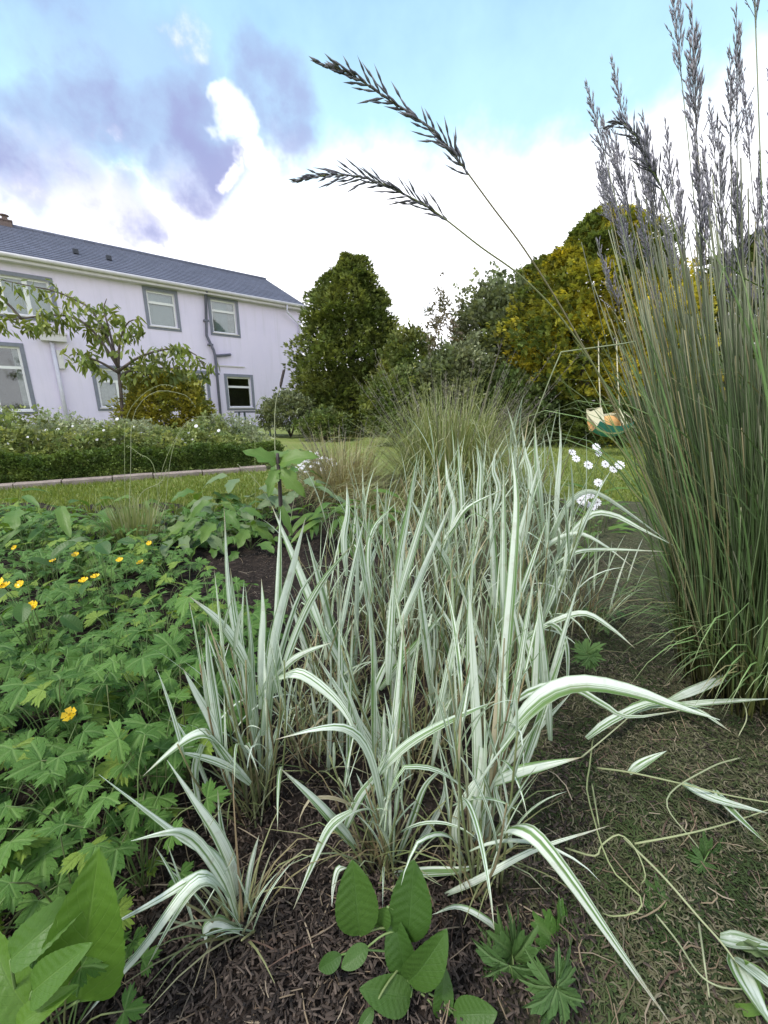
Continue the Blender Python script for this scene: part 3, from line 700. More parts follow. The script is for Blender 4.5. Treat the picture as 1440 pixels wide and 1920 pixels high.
def table():
    c = P(482, 800, 12.8); c.z = -.03
    t = empty('garden_table', c, 'small dark-topped garden table standing by the house wall', 'table')
    m = MB(); m.box((-.55, -.35, .70), (.55, .35, .74)); m.build('table_top', M['table_dark'], t, False)
    for sx in (-1, 1):
        for sy in (-1, 1):
            m = MB(); m.tube([(sx * .48, sy * .29, 0), (sx * .44, sy * .25, .70)], [.03, .035], 6); m.build('leg', M['table_paint'], t)
    m = MB(); m.box((-.46, -.02, .25), (.46, .02, .29)); m.build('stretcher', M['table_paint'], t, False)
table()
def swing():
    Y = 7.7; c = P(1140, 832, Y); 
    A = [P(1126, 764, Y), P(1162, 766, Y)]
    base = Vector((c.x, Y, c.z)); s = empty('hanging_chair', base, 'striped orange and teal fabric hanging chair in front of the golden conifer', 'hanging chair')
    seat_z = P(1140, 822, Y).z; top_z = P(1140, 790, Y).z; xl, xr = P(1109, 800, Y).x, P(1172, 800, Y).x
    n, mrows = 16, 14
    def surf(u, v):     # u across, v from front edge down and up the back
        x = xl + (xr - xl) * u; sag = .045 * (1 - (2 * u - 1) ** 2)
        yy = -.28 + .56 * v; prof = (2 * v - 1) ** 2
        z = seat_z + (top_z - seat_z) * (prof * (.62 if v < .5 else 1.25)) - sag * (1 - .3 * prof) + .06 * (2 * u - 1) ** 2
        return Vector((x, Y + yy, z + .08))
    bands = [('teal', 0, .16), ('cream', .16, .22), ('teal', .22, .42), ('terracotta', .42, .52), ('cream', .52, .62), ('orange', .62, .86), ('cream', .86, 1.0)]
    for nm, v0, v1 in bands:
        m = MB(base); k = 5
        g = [[m.vert(surf(i / n, v0 + (v1 - v0) * j / k)) for j in range(k + 1)] for i in range(n + 1)]
        g2 = [[m.vert(surf(i / n, v0 + (v1 - v0) * j / k) + Vector((0, 0, -.012))) for j in range(k + 1)] for i in range(n + 1)]
        for i in range(n):
            for j in range(k): m.quad(g[i][j], g[i + 1][j], g[i + 1][j + 1], g[i][j + 1]); m.quad(g2[i][j], g2[i][j + 1], g2[i + 1][j + 1], g2[i + 1][j])
        m.build('fabric_band', M[nm], s)
    for e, sg in ((0, 0), (1, 1)):
        m = MB(base); top = A[e]
        for j in range(7): m.tube([surf(sg, j / 6), surf(sg, j / 6).lerp(top, .5) + Vector((0, 0, -.01)), top], .006, 4)
        m.build('side_cords', M['cream'], s)
        m = MB(base); dx = .17 if sg == 0 else -.17; a0, a1, a2 = surf(sg, .15), surf(sg, .15) + Vector((dx, 0, -.02)), surf(sg, .95); tf = Vector((0, -.012, 0)); tb = Vector((0, .012, 0))
        m.poly([a0, a1, top + Vector((dx * .12, -.012, 0)), top + tf]); m.poly([a2, a2 + Vector((dx, 0, 0)), top + Vector((dx * .12, .012, 0)), top + tb]); m.poly([a0, top + tf, top + tb, a2]); m.build('side_panel', M['cream'], s, False)
        m = MB(base); hi = P(1122 + e * 34, 640, Y + 1.0); m.tube([top, top.lerp(hi, .5) + Vector((0, .02, 0)), hi], .012, 6); m.build('rope', M['rope'], s)
    m = MB(base); cu = MB(base)
    cc = surf(.55, .72) + Vector((0, -.06, .12)); rings = []
    for i in range(9):
        th = PI * i / 8; rings.append([cu.vert(cc + Vector((math.sin(th) * math.cos(2 * PI * k / 12) * .22, math.sin(th) * math.sin(2 * PI * k / 12) * .10, math.cos(th) * .19)), (0, 0, 0)) for k in range(12)])
    for i in range(8):
        for k in range(12): cu.quad(rings[i][k], rings[i + 1][k], rings[i + 1][(k + 1) % 12], rings[i][(k + 1) % 12])
    cu.build('cushion', M['orange'], s)
swing()

# ------------------------------------------------------------------ trees and shrubs
def crown_conifer(base, H, Rm, n, size, prof, seed, tintfn, lump=.35, lf=1.1):
    pos, fw, tint, sz = [], [], [], []; off = Vector((seed * 7.3, seed * 3.1, 0)); k = 0
    while k < n:
        t = random.random() ** .85; r0 = Rm * prof(t)
        if random.random() > .25 + r0 / Rm: continue
        a = rnd(0, 2 * PI); d = Vector((math.cos(a), math.sin(a), 0)); q = Vector((d.x * r0, d.y * r0, t * H)) + off
        lm = 1 + lump * (noise.noise(q * lf) + .55 * noise.noise(q * lf * 2.7))
        f = 1 - abs(random.gauss(0, .16)) if random.random() < .68 else rnd(.25, .8)
        p = Vector((d.x * r0 * lm * f, d.y * r0 * lm * f, t * H * (1 + .09 * noise.noise(q * 1.7))))
        pos.append(p); v = d * rnd(.5, 1) + Vector((rnd(-.5, .5), rnd(-.5, .5), rnd(.1, 1.0))); fw.append(v); tint.append(tintfn(p, t, d)); sz.append(size * rnd(.7, 1.3)); k += 1
    up = np.tile([0., 0., 1.], (n, 1)) + RNG.normal(0, .5, (n, 3))
    return scatter(SPRAYS, np.array(pos), np.array([tuple(v) for v in fw]), up, np.array(sz), np.clip(np.array(tint), 0, 1))
def trunk(b, H, r, lean=0.0, limbs=8):
    pts = [Vector((lean * t * t, 0, H * t)) for t in (0, .15, .4, .7, 1)]; b.tube(pts, [r * 1.25, r, r * .75, r * .4, r * .1], 9)
    for i in range(limbs):
        t = .15 + .75 * i / limbs; a = i * 2.4; p = Vector((lean * t * t, 0, H * t)); L = H * .22 * (1.15 - t)
        b.tube([p, p + Vector((math.cos(a) * L * .6, math.sin(a) * L * .6, L * .25)), p + Vector((math.cos(a) * L, math.sin(a) * L, L * .6))], [r * .35, r * .2, r * .06], 5)
def conifer(name, loc, H, Rm, n, size, prof, mat, label, seed, tintfn, lump=.35, lf=1.1):
    t = empty(name, loc, label, 'tree'); b = MB(); trunk(b, H * .93, Rm * .07); b.build('trunk', M['bark'], t)
    V, F, S = crown_conifer(loc, H, Rm, n, size, prof, seed, tintfn, lump, lf)
    o = bpy.data.objects.new('crown', mesh_np('crown', V, F, S, mat, False)); link(o, t); return t
c = P(662, 808, 13.6)
conifer('conifer_tree', (c.x, 13.6, -.03), 5.30, 1.62, 28000, .125, lambda t: min(1, .86 + t * .55) * (1 - max(0, (t - .30) / .70) ** 2.5) * .99 + .03, M['conifer'],
        'dark olive broad conical conifer standing beside the gable end of the house', 1, lambda p, t, d: .35 + .9 * nz3(p, 1.6) + rnd(-.25, .25), .36, 1.5)
c = P(1082, 832, 10.6)
def gold(p, t, d):
    g = .9 * nz3(p + Vector((3, 1, 0)), .95) + .55 * nz3(p, 2.6)
    px = p.x / 2.3
    return .62 + g * 1.1 + .35 * px - 1.1 * max(0, t - .62) - (.9 if t < .20 else 0) + rnd(-.22, .22)
conifer('conifer_tree', (c.x, 10.6, -.03), 5.15, 2.2, 36000, .12, lambda t: min(1, .80 + t * .7) * (1 - max(0, (t - .40) / .60) ** 2.4) * .98 + .03, M['golden'],
        'golden and green conifer towering behind the hanging chair', 2, gold, .42, .95)
c = P(1340, 832, 11.6)
conifer('conifer_tree', (c.x, 11.6, -.03), 5.0, 2.3, 13000, .18, lambda t: min(1, .85 + t * .5) * (1 - max(0, (t - .40) / .60) ** 2.0) * .98 + .02, M['darkconifer'],
        'dark green conifer behind the tall reed grass', 3, lambda p, t, d: .3 + nz3(p, 1.2) + rnd(-.2, .2), .35, 1.0)
c = P(1500, 832, 10.0)
conifer('conifer_tree', (c.x + 2.2, 10.5, -.03), 4.7, 2.2, 8000, .19, lambda t: min(1, .85 + t * .5) * (1 - max(0, (t - .40) / .60) ** 2.0) * .98 + .02, M['golden'],
        'yellow-green conifer at the far right edge behind the reeds', 4, lambda p, t, d: .35 + nz3(p, 1.0) + rnd(-.2, .2), .35, 1.0)
def bush(name, loc, rx, ry, H, n, size, mat, label, cat='shrub', seed=0, protos=LEAFS, stems=True, lump=.35, z0=.0, group=None, lf=None, tint=.4, top=1.0, trunk_h=0):
    t = empty(name, loc, label, cat, group); pos, fw, tn, sz = [], [], [], []; off = Vector((seed * 5.7, seed * 2.3, seed)); lf = lf or 2.2 / max(rx, H)
    for k in range(n):
        a = rnd(0, 2 * PI); ph = math.acos(rnd(-.35, 1)); d = Vector((math.sin(ph) * math.cos(a), math.sin(ph) * math.sin(a), math.cos(ph)))
        f = 1 - abs(random.gauss(0, .20)); lm = 1 + lump * (noise.noise((d + off) * 1.9) + .6 * noise.noise((d + off) * 4.5))
        f = max(f, .1)
        zc = trunk_h + (H - trunk_h) * .42; p = Vector((d.x * rx * lm * f, d.y * ry * lm * f, max(z0 + .01, zc + d.z * (H - zc) * lm * f if d.z > 0 else zc + d.z * zc * f * 1.6)))
        if trunk_h: p.z = max(p.z, trunk_h * rnd(.8, 1.1))
        pos.append(p); fw.append(d + Vector((rnd(-.6, .6), rnd(-.6, .6), rnd(-.3, .7)))); tn.append(tint + .9 * nz3(p + off, lf * 1.8) + rnd(-.25, .25)); sz.append(size * rnd(.7, 1.3))
    up = np.tile([0., 0., 1.], (n, 1)) + RNG.normal(0, .4, (n, 3))
    V, F, S = scatter(protos, np.array(pos), np.array([tuple(v) for v in fw]), up, np.array(sz), np.clip(np.array(tn), 0, 1))
    link(bpy.data.objects.new('crown', mesh_np('crown', V, F, S, mat, False)), t)
    b = MB()
    if trunk_h: trunk(b, H * .8, max(.03, rx * .06), 0, 6); b.build('trunk', M['bark'], t)
    else:
        for i in range(5):
            a = i * 1.3 + seed; b.tube([(0, 0, 0), (math.cos(a) * rx * .3, math.sin(a) * ry * .3, H * .4), (math.cos(a) * rx * .5, math.sin(a) * ry * .5, H * .7)], [.02, .014, .005], 5)
        b.build('stems', M['bark'], t)
    return t
def at(px, py, Y): c = P(px, py, Y); return (c.x, Y, -.03)
def topz(py, Y, px=720): return P(px, py, Y).z + .03
# middle distance, between the two conifers
bush('broadleaf_tree', at(930, 830, 11.5), 1.35, 1.2, topz(520, 11.5), 2600, .20, M['greyshrub'], 'grey-green rounded tree left of the golden conifer', 'tree', 5, LEAFS, trunk_h=.5, lump=.4)
bush('broadleaf_tree', at(1010, 830, 12.4), 1.2, 1.0, topz(560, 12.4), 1500, .20, M['shrub'], 'dull green leafy tree tucked behind the golden conifer', 'tree', 6, LEAFS, trunk_h=.4)
bush('sapling_tree', at(822, 820, 11.0), .42, .35, topz(545, 11.0), 130, .15, M['redleaf'], 'thin bronze-leaved sapling rising against the white sky', 'tree', 7, LONGLEAFS, trunk_h=1.4, lump=.6)
bush('leafy_shrub', at(765, 820, 12.0), 1.0, .9, topz(612, 12.0), 1500, .18, M['shrub'], 'mid-green shrub just behind the dark conifer', 'shrub', 8)
bush('leafy_shrub', at(850, 825, 10.0), .95, .8, topz(640, 10.0), 1500, .16, M['greyshrub'], 'grey-green shrub behind the fountain grass', 'shrub', 9)
bush('leafy_shrub', at(740, 815, 9.6), .8, .6, topz(690, 9.6), 1100, .14, M['shrub'], 'low green shrub at the foot of the dark conifer', 'shrub', 10)
bush('leafy_shrub', at(545, 812, 12.2), .85, .7, topz(738, 12.2), 1200, .13, M['greyshrub'], 'dull rounded shrub below the house corner', 'shrub', 11, tint=.2)
bush('leafy_shrub', at(610, 812, 11.0), .7, .6, topz(770, 11.0), 800, .12, M['shrub'], 'small dark shrub in front of the dark conifer', 'shrub', 12, tint=.1)
bush('leafy_shrub', at(960, 835, 9.6), .9, .7, topz(690, 9.6), 1300, .15, M['darkconifer'], 'dark shrub under the golden conifer branches', 'shrub', 13, tint=.0)
bush('leafy_shrub', at(1040, 835, 10.2), .9, .6, topz(735, 9.75), 1200, .14, M['darkconifer'], 'dark low evergreen left of the hanging chair', 'shrub', 14, tint=.0)
for i, (px, Y, rx, top_, lab) in enumerate([(700, 24, 4, 700, 'distant green tree line behind the dark conifer'), (900, 22, 4, 690, 'distant green trees seen over the fountain grass'), (1250, 22, 5, 640, 'distant green trees behind the tall reeds')]):
    bush('distant_tree', at(px, 800, Y), rx, 1.5, topz(top_, Y), 1500, .5, M['greyshrub'], lab, 'tree', 20 + i, trunk_h=.6)
# border by the house: box hedge, perennials, golden shrub
def hedge():
    t = empty('box_hedge', KA, 'low clipped dark green box hedge behind the stone edging', 'hedge'); n = 7000; L = (KB - KA).length + .3
    pos, fw, tn = [], [], []
    for k in range(n):
        x = rnd(-.2, L); u = rnd(0, 1); side = random.random(); hz = .28 + .09 * nz3((x, 0, 0), 2.2) + .05 * nz3((x, 3, 0), 7); z = rnd(0.02, hz) if side < .55 else hz + rnd(-.02, .05)
        w = .24 + .03 * nz3((x, z, 0), 3); q = (.16 + 0.0 if side < .4 else .16 + w * u * 1.4) + .07 * nz3((x, z, 7), 5)
        pos.append(KD * x + KN * q + Vector((0, 0, z))); fw.append(-KN * rnd(.2, 1) + Vector((rnd(-.6, .6), rnd(-.6, .6), rnd(0, 1.0)))); tn.append(.35 + nz3((x, q, z), 4) + rnd(-.3, .3))
    up = np.tile([0., 0., 1.], (n, 1)) + RNG.normal(0, .5, (n, 3))
    V, F, S = scatter(LEAFS, np.array([tuple(p) for p in pos]), np.array([tuple(p) for p in fw]), up, RNG.uniform(.035, .06, n), np.clip(np.array(tn), 0, 1))
    link(bpy.data.objects.new('foliage', mesh_np('foliage', V, F, S, M['boxhedge'], False)), t)
hedge()
pos_b = [(-30, 6.0, 1.0, 766), (40, 6.6, .7, 783), (110, 6.3, .62, 790), (165, 7.0, .65, 782), (215, 6.4, .5, 800), (270, 6.8, .55, 792), (390, 7.2, .6, 790), (440, 7.6, .55, 782), (330, 6.5, .6, 806), (405, 6.8, .5, 812), (60, 5.9, .5, 808), (150, 6.0, .5, 812)]
plab = ['tall leafy border plant at the left edge of the hedge bed', 'pale green border plant below the large ground floor window', 'feathery border plant below the rainwater pipe', 'silvery border plant left of the cherry trunk', 'low border plant at the foot of the cherry trunk', 'grey-green border plant between cherry and golden shrub', 'loose border plant right of the golden shrub', 'wispy border plant under the small dark window', 'low border plant in front of the golden shrub', 'low pale border plant near the end of the hedge', 'bushy border plant just behind the hedge at left', 'bushy pale plant behind the hedge, left of the cherry']
for i, (px, Y, rx, tp) in enumerate(pos_b):
    bp_ = bush('border_plant', at(px, 860, Y), rx, rx * .8, topz(tp, Y, px), 520, .085 if i else .10, M['perennial_silver' if i in (2, 3, 5, 7) else 'perennial'], plab[i], 'plant', 30 + i, LONGLEAFS if i % 2 else LEAFS, lump=.5, group='plants in the border behind the hedge')
bush('golden_shrub', at(325, 850, 8.0), .85, .7, topz(692, 8.0), 2200, .11, M['goldshrub'], 'golden yellow-green shrub right of the cherry tree', 'shrub', 50, LEAFS, lump=.35, tint=.5)

def cherry():
    Y = 7.4; B = P(233, 850, Y); B.z = -.03
    t = empty('cherry_tree', B, 'small ornamental cherry with bare thin trunk and drooping leaves before the house', 'tree')
    def pl(l): return [P(a, b_, Y + (c if c is not None else 0)) for a, b_, c in l]
    tr = MB(B); tr.tube([B] + pl([(230, 780, 0), (226, 730, 0), (222, 690, 0)]), [.034, .031, .028, .026], 9)
    limbs = [[(222, 690, 0), (190, 640, -.1), (150, 600, -.2), (90, 590, -.3), (20, 600, -.4), (-60, 590, -.4)],
             [(222, 690, 0), (200, 630, .1), (170, 580, .2), (140, 562, .2), (100, 545, .1), (50, 535, 0), (-20, 520, -.1)],
             [(222, 690, 0), (205, 620, .2), (195, 580, .3), (200, 560, .3)],
             [(222, 690, 0), (225, 640, 0), (240, 605, -.1), (265, 598, -.2)],
             [(224, 695, 0), (260, 670, -.2), (310, 655, -.2), (360, 660, -.3), (392, 700, -.3)],
             [(224, 700, 0), (190, 680, -.2), (160, 668, -.3), (140, 660, -.3)],
             [(224, 705, 0), (260, 690, .2), (300, 690, .2), (340, 690, .2)],
             [(40, 598, -.4), (20, 575, -.4), (-10, 548, -.4), (-60, 520, -.4)]]
    for l in limbs: tr.tube(bez(pl(l), 10), list(np.linspace(.026, .006, 11)), 6)
    tr.build('trunk', M['bark'], t)
    pos, fw, tn = [], [], []
    dens = [90, 40, 36, 26, 66, 36, 38, 7]
    for l, n in zip(limbs, dens):
        c = bez(pl(l), 30)
        for _ in range(n):
            u = rnd(.22, 1); p = c[int(u * 30)]; q = p + Vector((rnd(-.16, .16), rnd(-.25, .25), rnd(-.20, .10)))
            pos.append(q - B); fw.append(Vector((rnd(-1, 1), rnd(-1, 1), rnd(-1.0, .15)))); tn.append(rnd(0, 1))
    k = len(pos); up = np.tile([0., 0., 1.], (k, 1)) + RNG.normal(0, .4, (k, 3))
    protos = []
    for _ in range(4):
        V, F = [], []
        for i in range(4):
            o_ = np.array([rnd(-.4, .4), rnd(-.3, .5), rnd(-.3, .3)]); d = np.array([rnd(-.7, .7), rnd(.3, 1), rnd(-.9, .1)]); d /= np.linalg.norm(d)
            s_ = np.cross(d, [rnd(-.4, .4), 0, 1]); s_ /= np.linalg.norm(s_); L = rnd(.8, 1.2); b0 = len(V); sag = np.array([0, 0, -.12])
            for tt, ww in ((0, .02), (.3, .16), (.65, .14), (1, .0)): V += [o_ + d * L * tt + sag * tt * tt - s_ * ww, o_ + d * L * tt + sag * tt * tt + s_ * ww]
            for j in range(3): a = b0 + 2 * j; F += [(a, a + 1, a + 3), (a, a + 3, a + 2)]
        protos.append((np.array(V), np.array(F)))
    V, F, S = scatter(protos, np.array([tuple(p) for p in pos]), np.array([tuple(p) for p in fw]), up, RNG.uniform(.11, .17, k), np.array(tn))
    link(bpy.data.objects.new('crown', mesh_np('crown', V, F, S, M['cherry'], False)), t)
cherry()

# ------------------------------------------------------------------ tussock grasses
def tussock(name, loc, label, mat, n, H, spread, w, rad, droop=1.0, cat='ornamental grass', lean=(0, 0), segs=7, flowers=0, hmin=.55, fmat=None):
    t = empty(name, loc, label, cat); b = MB()
    for _ in range(n):
        a = rnd(0, 2 * PI); r0 = rad * math.sqrt(random.random()); p = Vector((math.cos(a) * r0, math.sin(a) * r0, -.02)); a2 = a + rnd(-.7, .7); L = H * rnd(hmin, 1.25)
        th = rnd(.05, 1) ** 1.2 * spread; d = Vector((math.cos(a2) * math.sin(th) + lean[0], math.sin(a2) * math.sin(th) + lean[1], math.cos(th))); pts = []
        g = rnd(.3, 1.3) * droop
        for i in range(segs): pts.append(p.copy()); k = i / (segs - 1); dd = Vector((d.x, d.y, d.z - g * k * k * 1.5)); p = p + dd.normalized() * (L / (segs - 1)); p.z = max(p.z, .0)
        ww = w * rnd(.6, 1.3); b.strip(pts, [ww * (.6 + .4 * min(1, i / 2)) * (1 - (i / (segs - 1)) ** 3 * .9) for i in range(segs)], .3, random.random(), None, 1)
    b.build('leaf_blades', mat, t, True, 'stuff')
    if flowers:
        f = MB()
        for _ in range(flowers):
            a = rnd(0, 2 * PI); th = rnd(.02, .55); L = H * rnd(1.0, 1.42); d = Vector((math.cos(a) * math.sin(th), math.sin(a) * math.sin(th), math.cos(th)))
            p0 = Vector((math.cos(a), math.sin(a), 0)) * rad * .6; pts = [p0 + d * L * k + Vector((math.cos(a), math.sin(a), -.6)) * (k * k * .12) for k in np.linspace(0, 1, 6)]; f.tube(pts, [.0016] * 5 + [.0008], 3, random.random())
            for j in range(9):
                k = .62 + .38 * random.random(); q = pts[0].lerp(pts[-1], k) if False else pts[min(5, int(k * 5))].lerp(pts[min(5, int(k * 5) + 1)], rnd(0, 1))
                f.spindle(q, d + Vector((rnd(-.6, .6), rnd(-.6, .6), rnd(-.5, .3))), rnd(.02, .05), .005, random.random(), 3)
        f.build('flower_stems', fmat or M['haze_flower'], t, True, 'stuff')
    return t
g = G(838, 955); tussock('fountain_grass', (g.x, g.y, bed_h(g.x, g.y)), 'big rounded green fountain grass clump in the middle of the bed', M['stipa'], 2700, 1.0, 1.4, .0075, .28, 1.3, flowers=45)
g = G(880, 925); tussock('fountain_grass', (g.x + .05, g.y + .5, 0), 'airy purple-grey flowering grass behind the fountain grass', M['stipa'], 500, .90, .8, .006, .22, .8, flowers=90)
g = G(640, 945); tussock('tan_grass', (g.x, g.y + .15, bed_h(g.x, g.y)), 'tan straw-coloured low grass left of the fountain grass', M['tan_grass'], 1100, .60, 1.3, .006, .28, 1.1, flowers=30)
g = G(735, 985); tussock('tan_grass', (g.x, g.y, bed_h(g.x, g.y)), 'dried grass tuft at the foot of the fountain grass', M['tan_grass'], 420, .36, 1.3, .005, .18, 1.1)
g = G(258, 1040); tussock('grass_tuft', (g.x, g.y, bed_h(g.x, g.y)), 'dark green upright grass tuft near the lawn edge', M['stipa'], 300, .34, .5, .007, .09, .5)
def oat():
    g = G(240, 1030); t = empty('oat_grass', (g.x, g.y, bed_h(g.x, g.y)), 'thin pale arching grass stems rising before the hedge', 'ornamental grass'); B = t.location
    Y = g.y
    lines = [[(236, 1010), (234, 890), (236, 790), (262, 745), (300, 722), (330, 725)], [(240, 1010), (245, 880), (250, 780), (290, 735), (345, 740), (365, 760)], [(300, 1005), (300, 900), (330, 820), (360, 785), (400, 780)],
             [(300, 1010), (290, 880), (260, 850), (240, 835)], [(305, 1010), (320, 860), (345, 800), (370, 790)], [(255, 1010), (262, 930), (300, 905), (312, 880)], [(480, 1000), (478, 850), (480, 770), (490, 745), (505, 748)],
             [(540, 1010), (560, 900), (600, 840), (640, 815)], [(525, 985), (500, 930), (470, 890), (445, 870)]]
    for i, l in enumerate(lines):
        m = MB(B); dy = rnd(-.15, .25); pts = bez([P(a, b_, Y + dy * k / len(l)) for k, (a, b_) in enumerate(l)], 16)
        if l[0][0] > 400: pts = bez([P(a, b_, 2.5) for a, b_ in l], 16)
        m.tube(pts, list(np.linspace(.0018, .0009, 17)), 4, random.random())
        for k in range(9, 17):
            for _ in range(2): m.spindle(pts[k], (pts[k] - pts[k - 1]) + Vector((rnd(-.02, .02), rnd(-.02, .02), -.03)), rnd(.012, .025), .0028, random.random(), 3)
        m.build('flower_stem', M['pale_stem'], t)
oat()

# ------------------------------------------------------------------ tall reed grass on the right
def spike_panicle(n, seed, full=1.0, open_=.30):
    """one flower head, axis along +Z, length 1"""
    random.seed(seed); b = MB(); b.tube([(0, 0, 0), (0, 0, .5), (0, 0, .97)], [.006, .005, .002], 3, .2)
    for i in range(n):
        t = i / n; z = .02 + .9 * t; Lb = (.26 * (1 - t) + .05) * rnd(.6, 1.15) * full
        for j in range(2 if t < .75 else 1):
            a = rnd(0, 2 * PI); th = open_ * rnd(.5, 1.5) * (1 - .4 * t); d = Vector((math.cos(a) * math.sin(th), math.sin(a) * math.sin(th), math.cos(th))); p = Vector((0, 0, z)); e = p + d * Lb
            b.tube([p, e], .0022, 3, .3); m = 6 if t < .8 else 3
            for k in range(m):
                q = p.lerp(e, .35 + .65 * k / m); a3 = rnd(0, 2 * PI); dd = d + Vector((math.cos(a3), math.sin(a3), 0)) * rnd(.1, .32); b.spindle(q, dd, rnd(.05, .085), rnd(.009, .015), random.random(), 3)
    b.spindle((0, 0, .90), (0, 0, 1), .1, .016, .4)
    return b
def reed():
    g = G(1395, 1330); g.x = 1.21; g.y = 1.04; B = Vector((g.x, g.y, bed_h(g.x, g.y))); t = empty('reed_grass', B, 'tall feather reed grass clump with purple-grey flower heads at the right', 'ornamental grass')
    pans = [spike_panicle(20, 100 + k, 1.0, o).mesh('seed_head', M['panicle_pale']) for k, o in enumerate((.28, .38, .22, .45))]
    random.seed(11)
    st, lf = MB(B), MB(B); heads = 0
    def culm(p0, top, bend, r=.0019):
        mid = p0.lerp(top, .5) + bend + Vector((rnd(-.022, .022), rnd(-.022, .022), 0)); pts = bez([p0, p0.lerp(mid, .5) + (bend * -.1), mid, top], 8); return pts
    for k in range(1000):
        a = rnd(0, 2 * PI); rr = math.sqrt(random.random()); p0 = B + Vector((math.cos(a) * rr * .27, math.sin(a) * rr * .20, -.02))
        lean = Vector((math.cos(a) * rr * .15 - .115, math.sin(a) * rr * .20 + .10, 0)) + Vector((rnd(-.07, .07), rnd(-.09, .09), 0)); lean.x = max(lean.x, -.26); H = rnd(.8, 1.36) if k % 5 else rnd(.5, .9)
        top = p0 + Vector((lean.x * H, lean.y * H, H)); pts = culm(p0, top, Vector((-lean.x, -lean.y, 0)) * .10)
        st.tube(pts, list(np.linspace(rnd(.0020, .0034), .0014, 9)), 3, random.random())
        if k < 125:
            lean.x = max(lean.x, -.20 + rnd(-.02, .02)); hd = rnd(1.12, 1.48) if k % 4 else rnd(1.42, 1.70); top = p0 + Vector((lean.x * hd, lean.y * hd, hd)); pts = culm(p0, top, Vector((-lean.x, -lean.y, 0)) * .12)
            st.tube(pts, list(np.linspace(.0024, .0012, 9)), 3, random.random()); d = (pts[-1] - pts[-2]).normalized()
            q = Vector((0, 0, 1)).rotation_difference(d) @ Quaternion((0, 0, 1), rnd(0, 6)); s = rnd(.20, .30)
            pt = pts[-1]; o = obj('seed_head', pans[k % 4], t, pt - d * .04 - B, q, (s * .9, s * .9, s)); heads += 1
    for k in range(950):
        a = rnd(0, 2 * PI); rr = math.sqrt(random.random()); p = B + Vector((math.cos(a) * rr * .28, math.sin(a) * rr * .21, rnd(-.02, .25))); L = rnd(.5, 1.1); 
        lean = Vector((math.cos(a) * rr * .15 - .09 + rnd(-.07, .07), math.sin(a) * rr * .26 + .10 + rnd(-.12, .12), 1)).normalized(); g_ = rnd(.05, 1.0) ** 2; pts = []
        for i in range(9): pts.append(p.copy()); u = i / 8; d = lean + Vector((lean.x * u, lean.y * u, -g_ * u * u * 1.6)); p = p + d.normalized() * (L / 8); p.z = max(p.z, .02)
        w = rnd(.004, .0085); lf.strip(pts, [w * (.7 + .3 * min(1, i / 2)) * (1 - (i / 8) ** 2.5 * .95) for i in range(9)], .4, random.random(), None, 2, rnd(-1.5, 1.5))
    # low arching leaves spilling left over the bed
    for k in range(190):
        a = rnd(PI * .62, PI * 1.45); p = B + Vector((math.cos(a) * .18, math.sin(a) * .15, 0)); L = rnd(.3, .62); d0 = Vector((math.cos(a) * rnd(.3, .9), math.sin(a) * rnd(.2, .6), 1)); pts = []; g_ = rnd(.6, 1.6)
        for i in range(9): pts.append(p.copy()); u = i / 8; d = d0 + Vector((0, 0, -g_ * u * u * 1.8)); p = p + d.normalized() * (L / 8); p.z = max(p.z, .02)
        w = rnd(.003, .006); lf.strip(pts, [w * (1 - (i / 8) ** 2.5 * .95) for i in range(9)], .4, random.random(), None, 2)
    st.build('stems', M['reed'], t, True, 'stuff'); lf.build('leaf_blades', M['reed_leaf'], t, True, 'stuff')
    # two long stems arching out to the left against the sky
    def arch(axis, stem, Y0, Y1, seed, wid=1.0):
        random.seed(seed); n = 44
        full = axis + stem; pts_all = [P(a, b_, Y0 + (Y1 - Y0) * k / (len(full) - 1)) for k, (a, b_) in enumerate(full)]
        pts = bez(pts_all, 60); m = MB(B); m.tube(pts[::-1], list(np.linspace(.0022, .0009, 61)), 4, .55); stem_o = m.build('flower_stem', M['culm'], t)
        h = MB(B); na = int(60 * (len(axis) - .6) / (len(full) - 1)); ax = pts[:na + 1]
        for i in range(n):
            u = (i + .5) / n; k = min(na - 1, int(u * na)); p = ax[k].lerp(ax[k + 1], u * na - k); tdir = (ax[k] - ax[k + 1]).normalized(); view = (p - CAM).normalized(); sd = tdir.cross(view).normalized()
            sgn = 1 if i % 2 else -1
            if u > .12:
                th = rnd(.12, .55) * (1 if u > .3 else .6); L = rnd(.020, .030) * (1.0 + .5 * (u > .3)); d = tdir + sd * sgn * math.tan(th) + view * rnd(-.35, .35)
                h.spindle(p, d, L, rnd(.0036, .0052) * wid, random.random(), 5)
                if random.random() < .75: h.spindle(p + d.normalized() * L * .55, d + sd * rnd(-.25, .25), L * .8, rnd(.0032, .0048) * wid, random.random(), 5)
            h.spindle(p, tdir + sd * rnd(-.22, .22) + view * rnd(-.2, .2), rnd(.016, .026), rnd(.0036, .0056) * wid, random.random(), 5)
        h.spindle(ax[1], ax[0] - ax[1], (ax[0] - ax[1]).length * 1.3 + .01, .0045, .3, 5)
        h.build('seed_head', M['panicle'], stem_o)
    arch([(595, 117), (655, 138), (715, 178), (790, 228), (845, 280), (868, 312)], [(925, 390), (985, 470), (1060, 590), (1150, 760), (1250, 1000), (1330, 1270)], .86, 1.0, 31)
    arch([(557, 338), (620, 328), (690, 335), (760, 365), (820, 400)], [(900, 462), (985, 525), (1070, 620), (1170, 790), (1270, 1040), (1350, 1290)], .82, .98, 32, .85)
    arch([(1142, 236), (1170, 232), (1200, 268), (1215, 310), (1235, 340)], [(1262, 420), (1290, 560), (1310, 800), (1345, 1100), (1360, 1300)], .95, 1.0, 33, .8)
    random.seed(12)
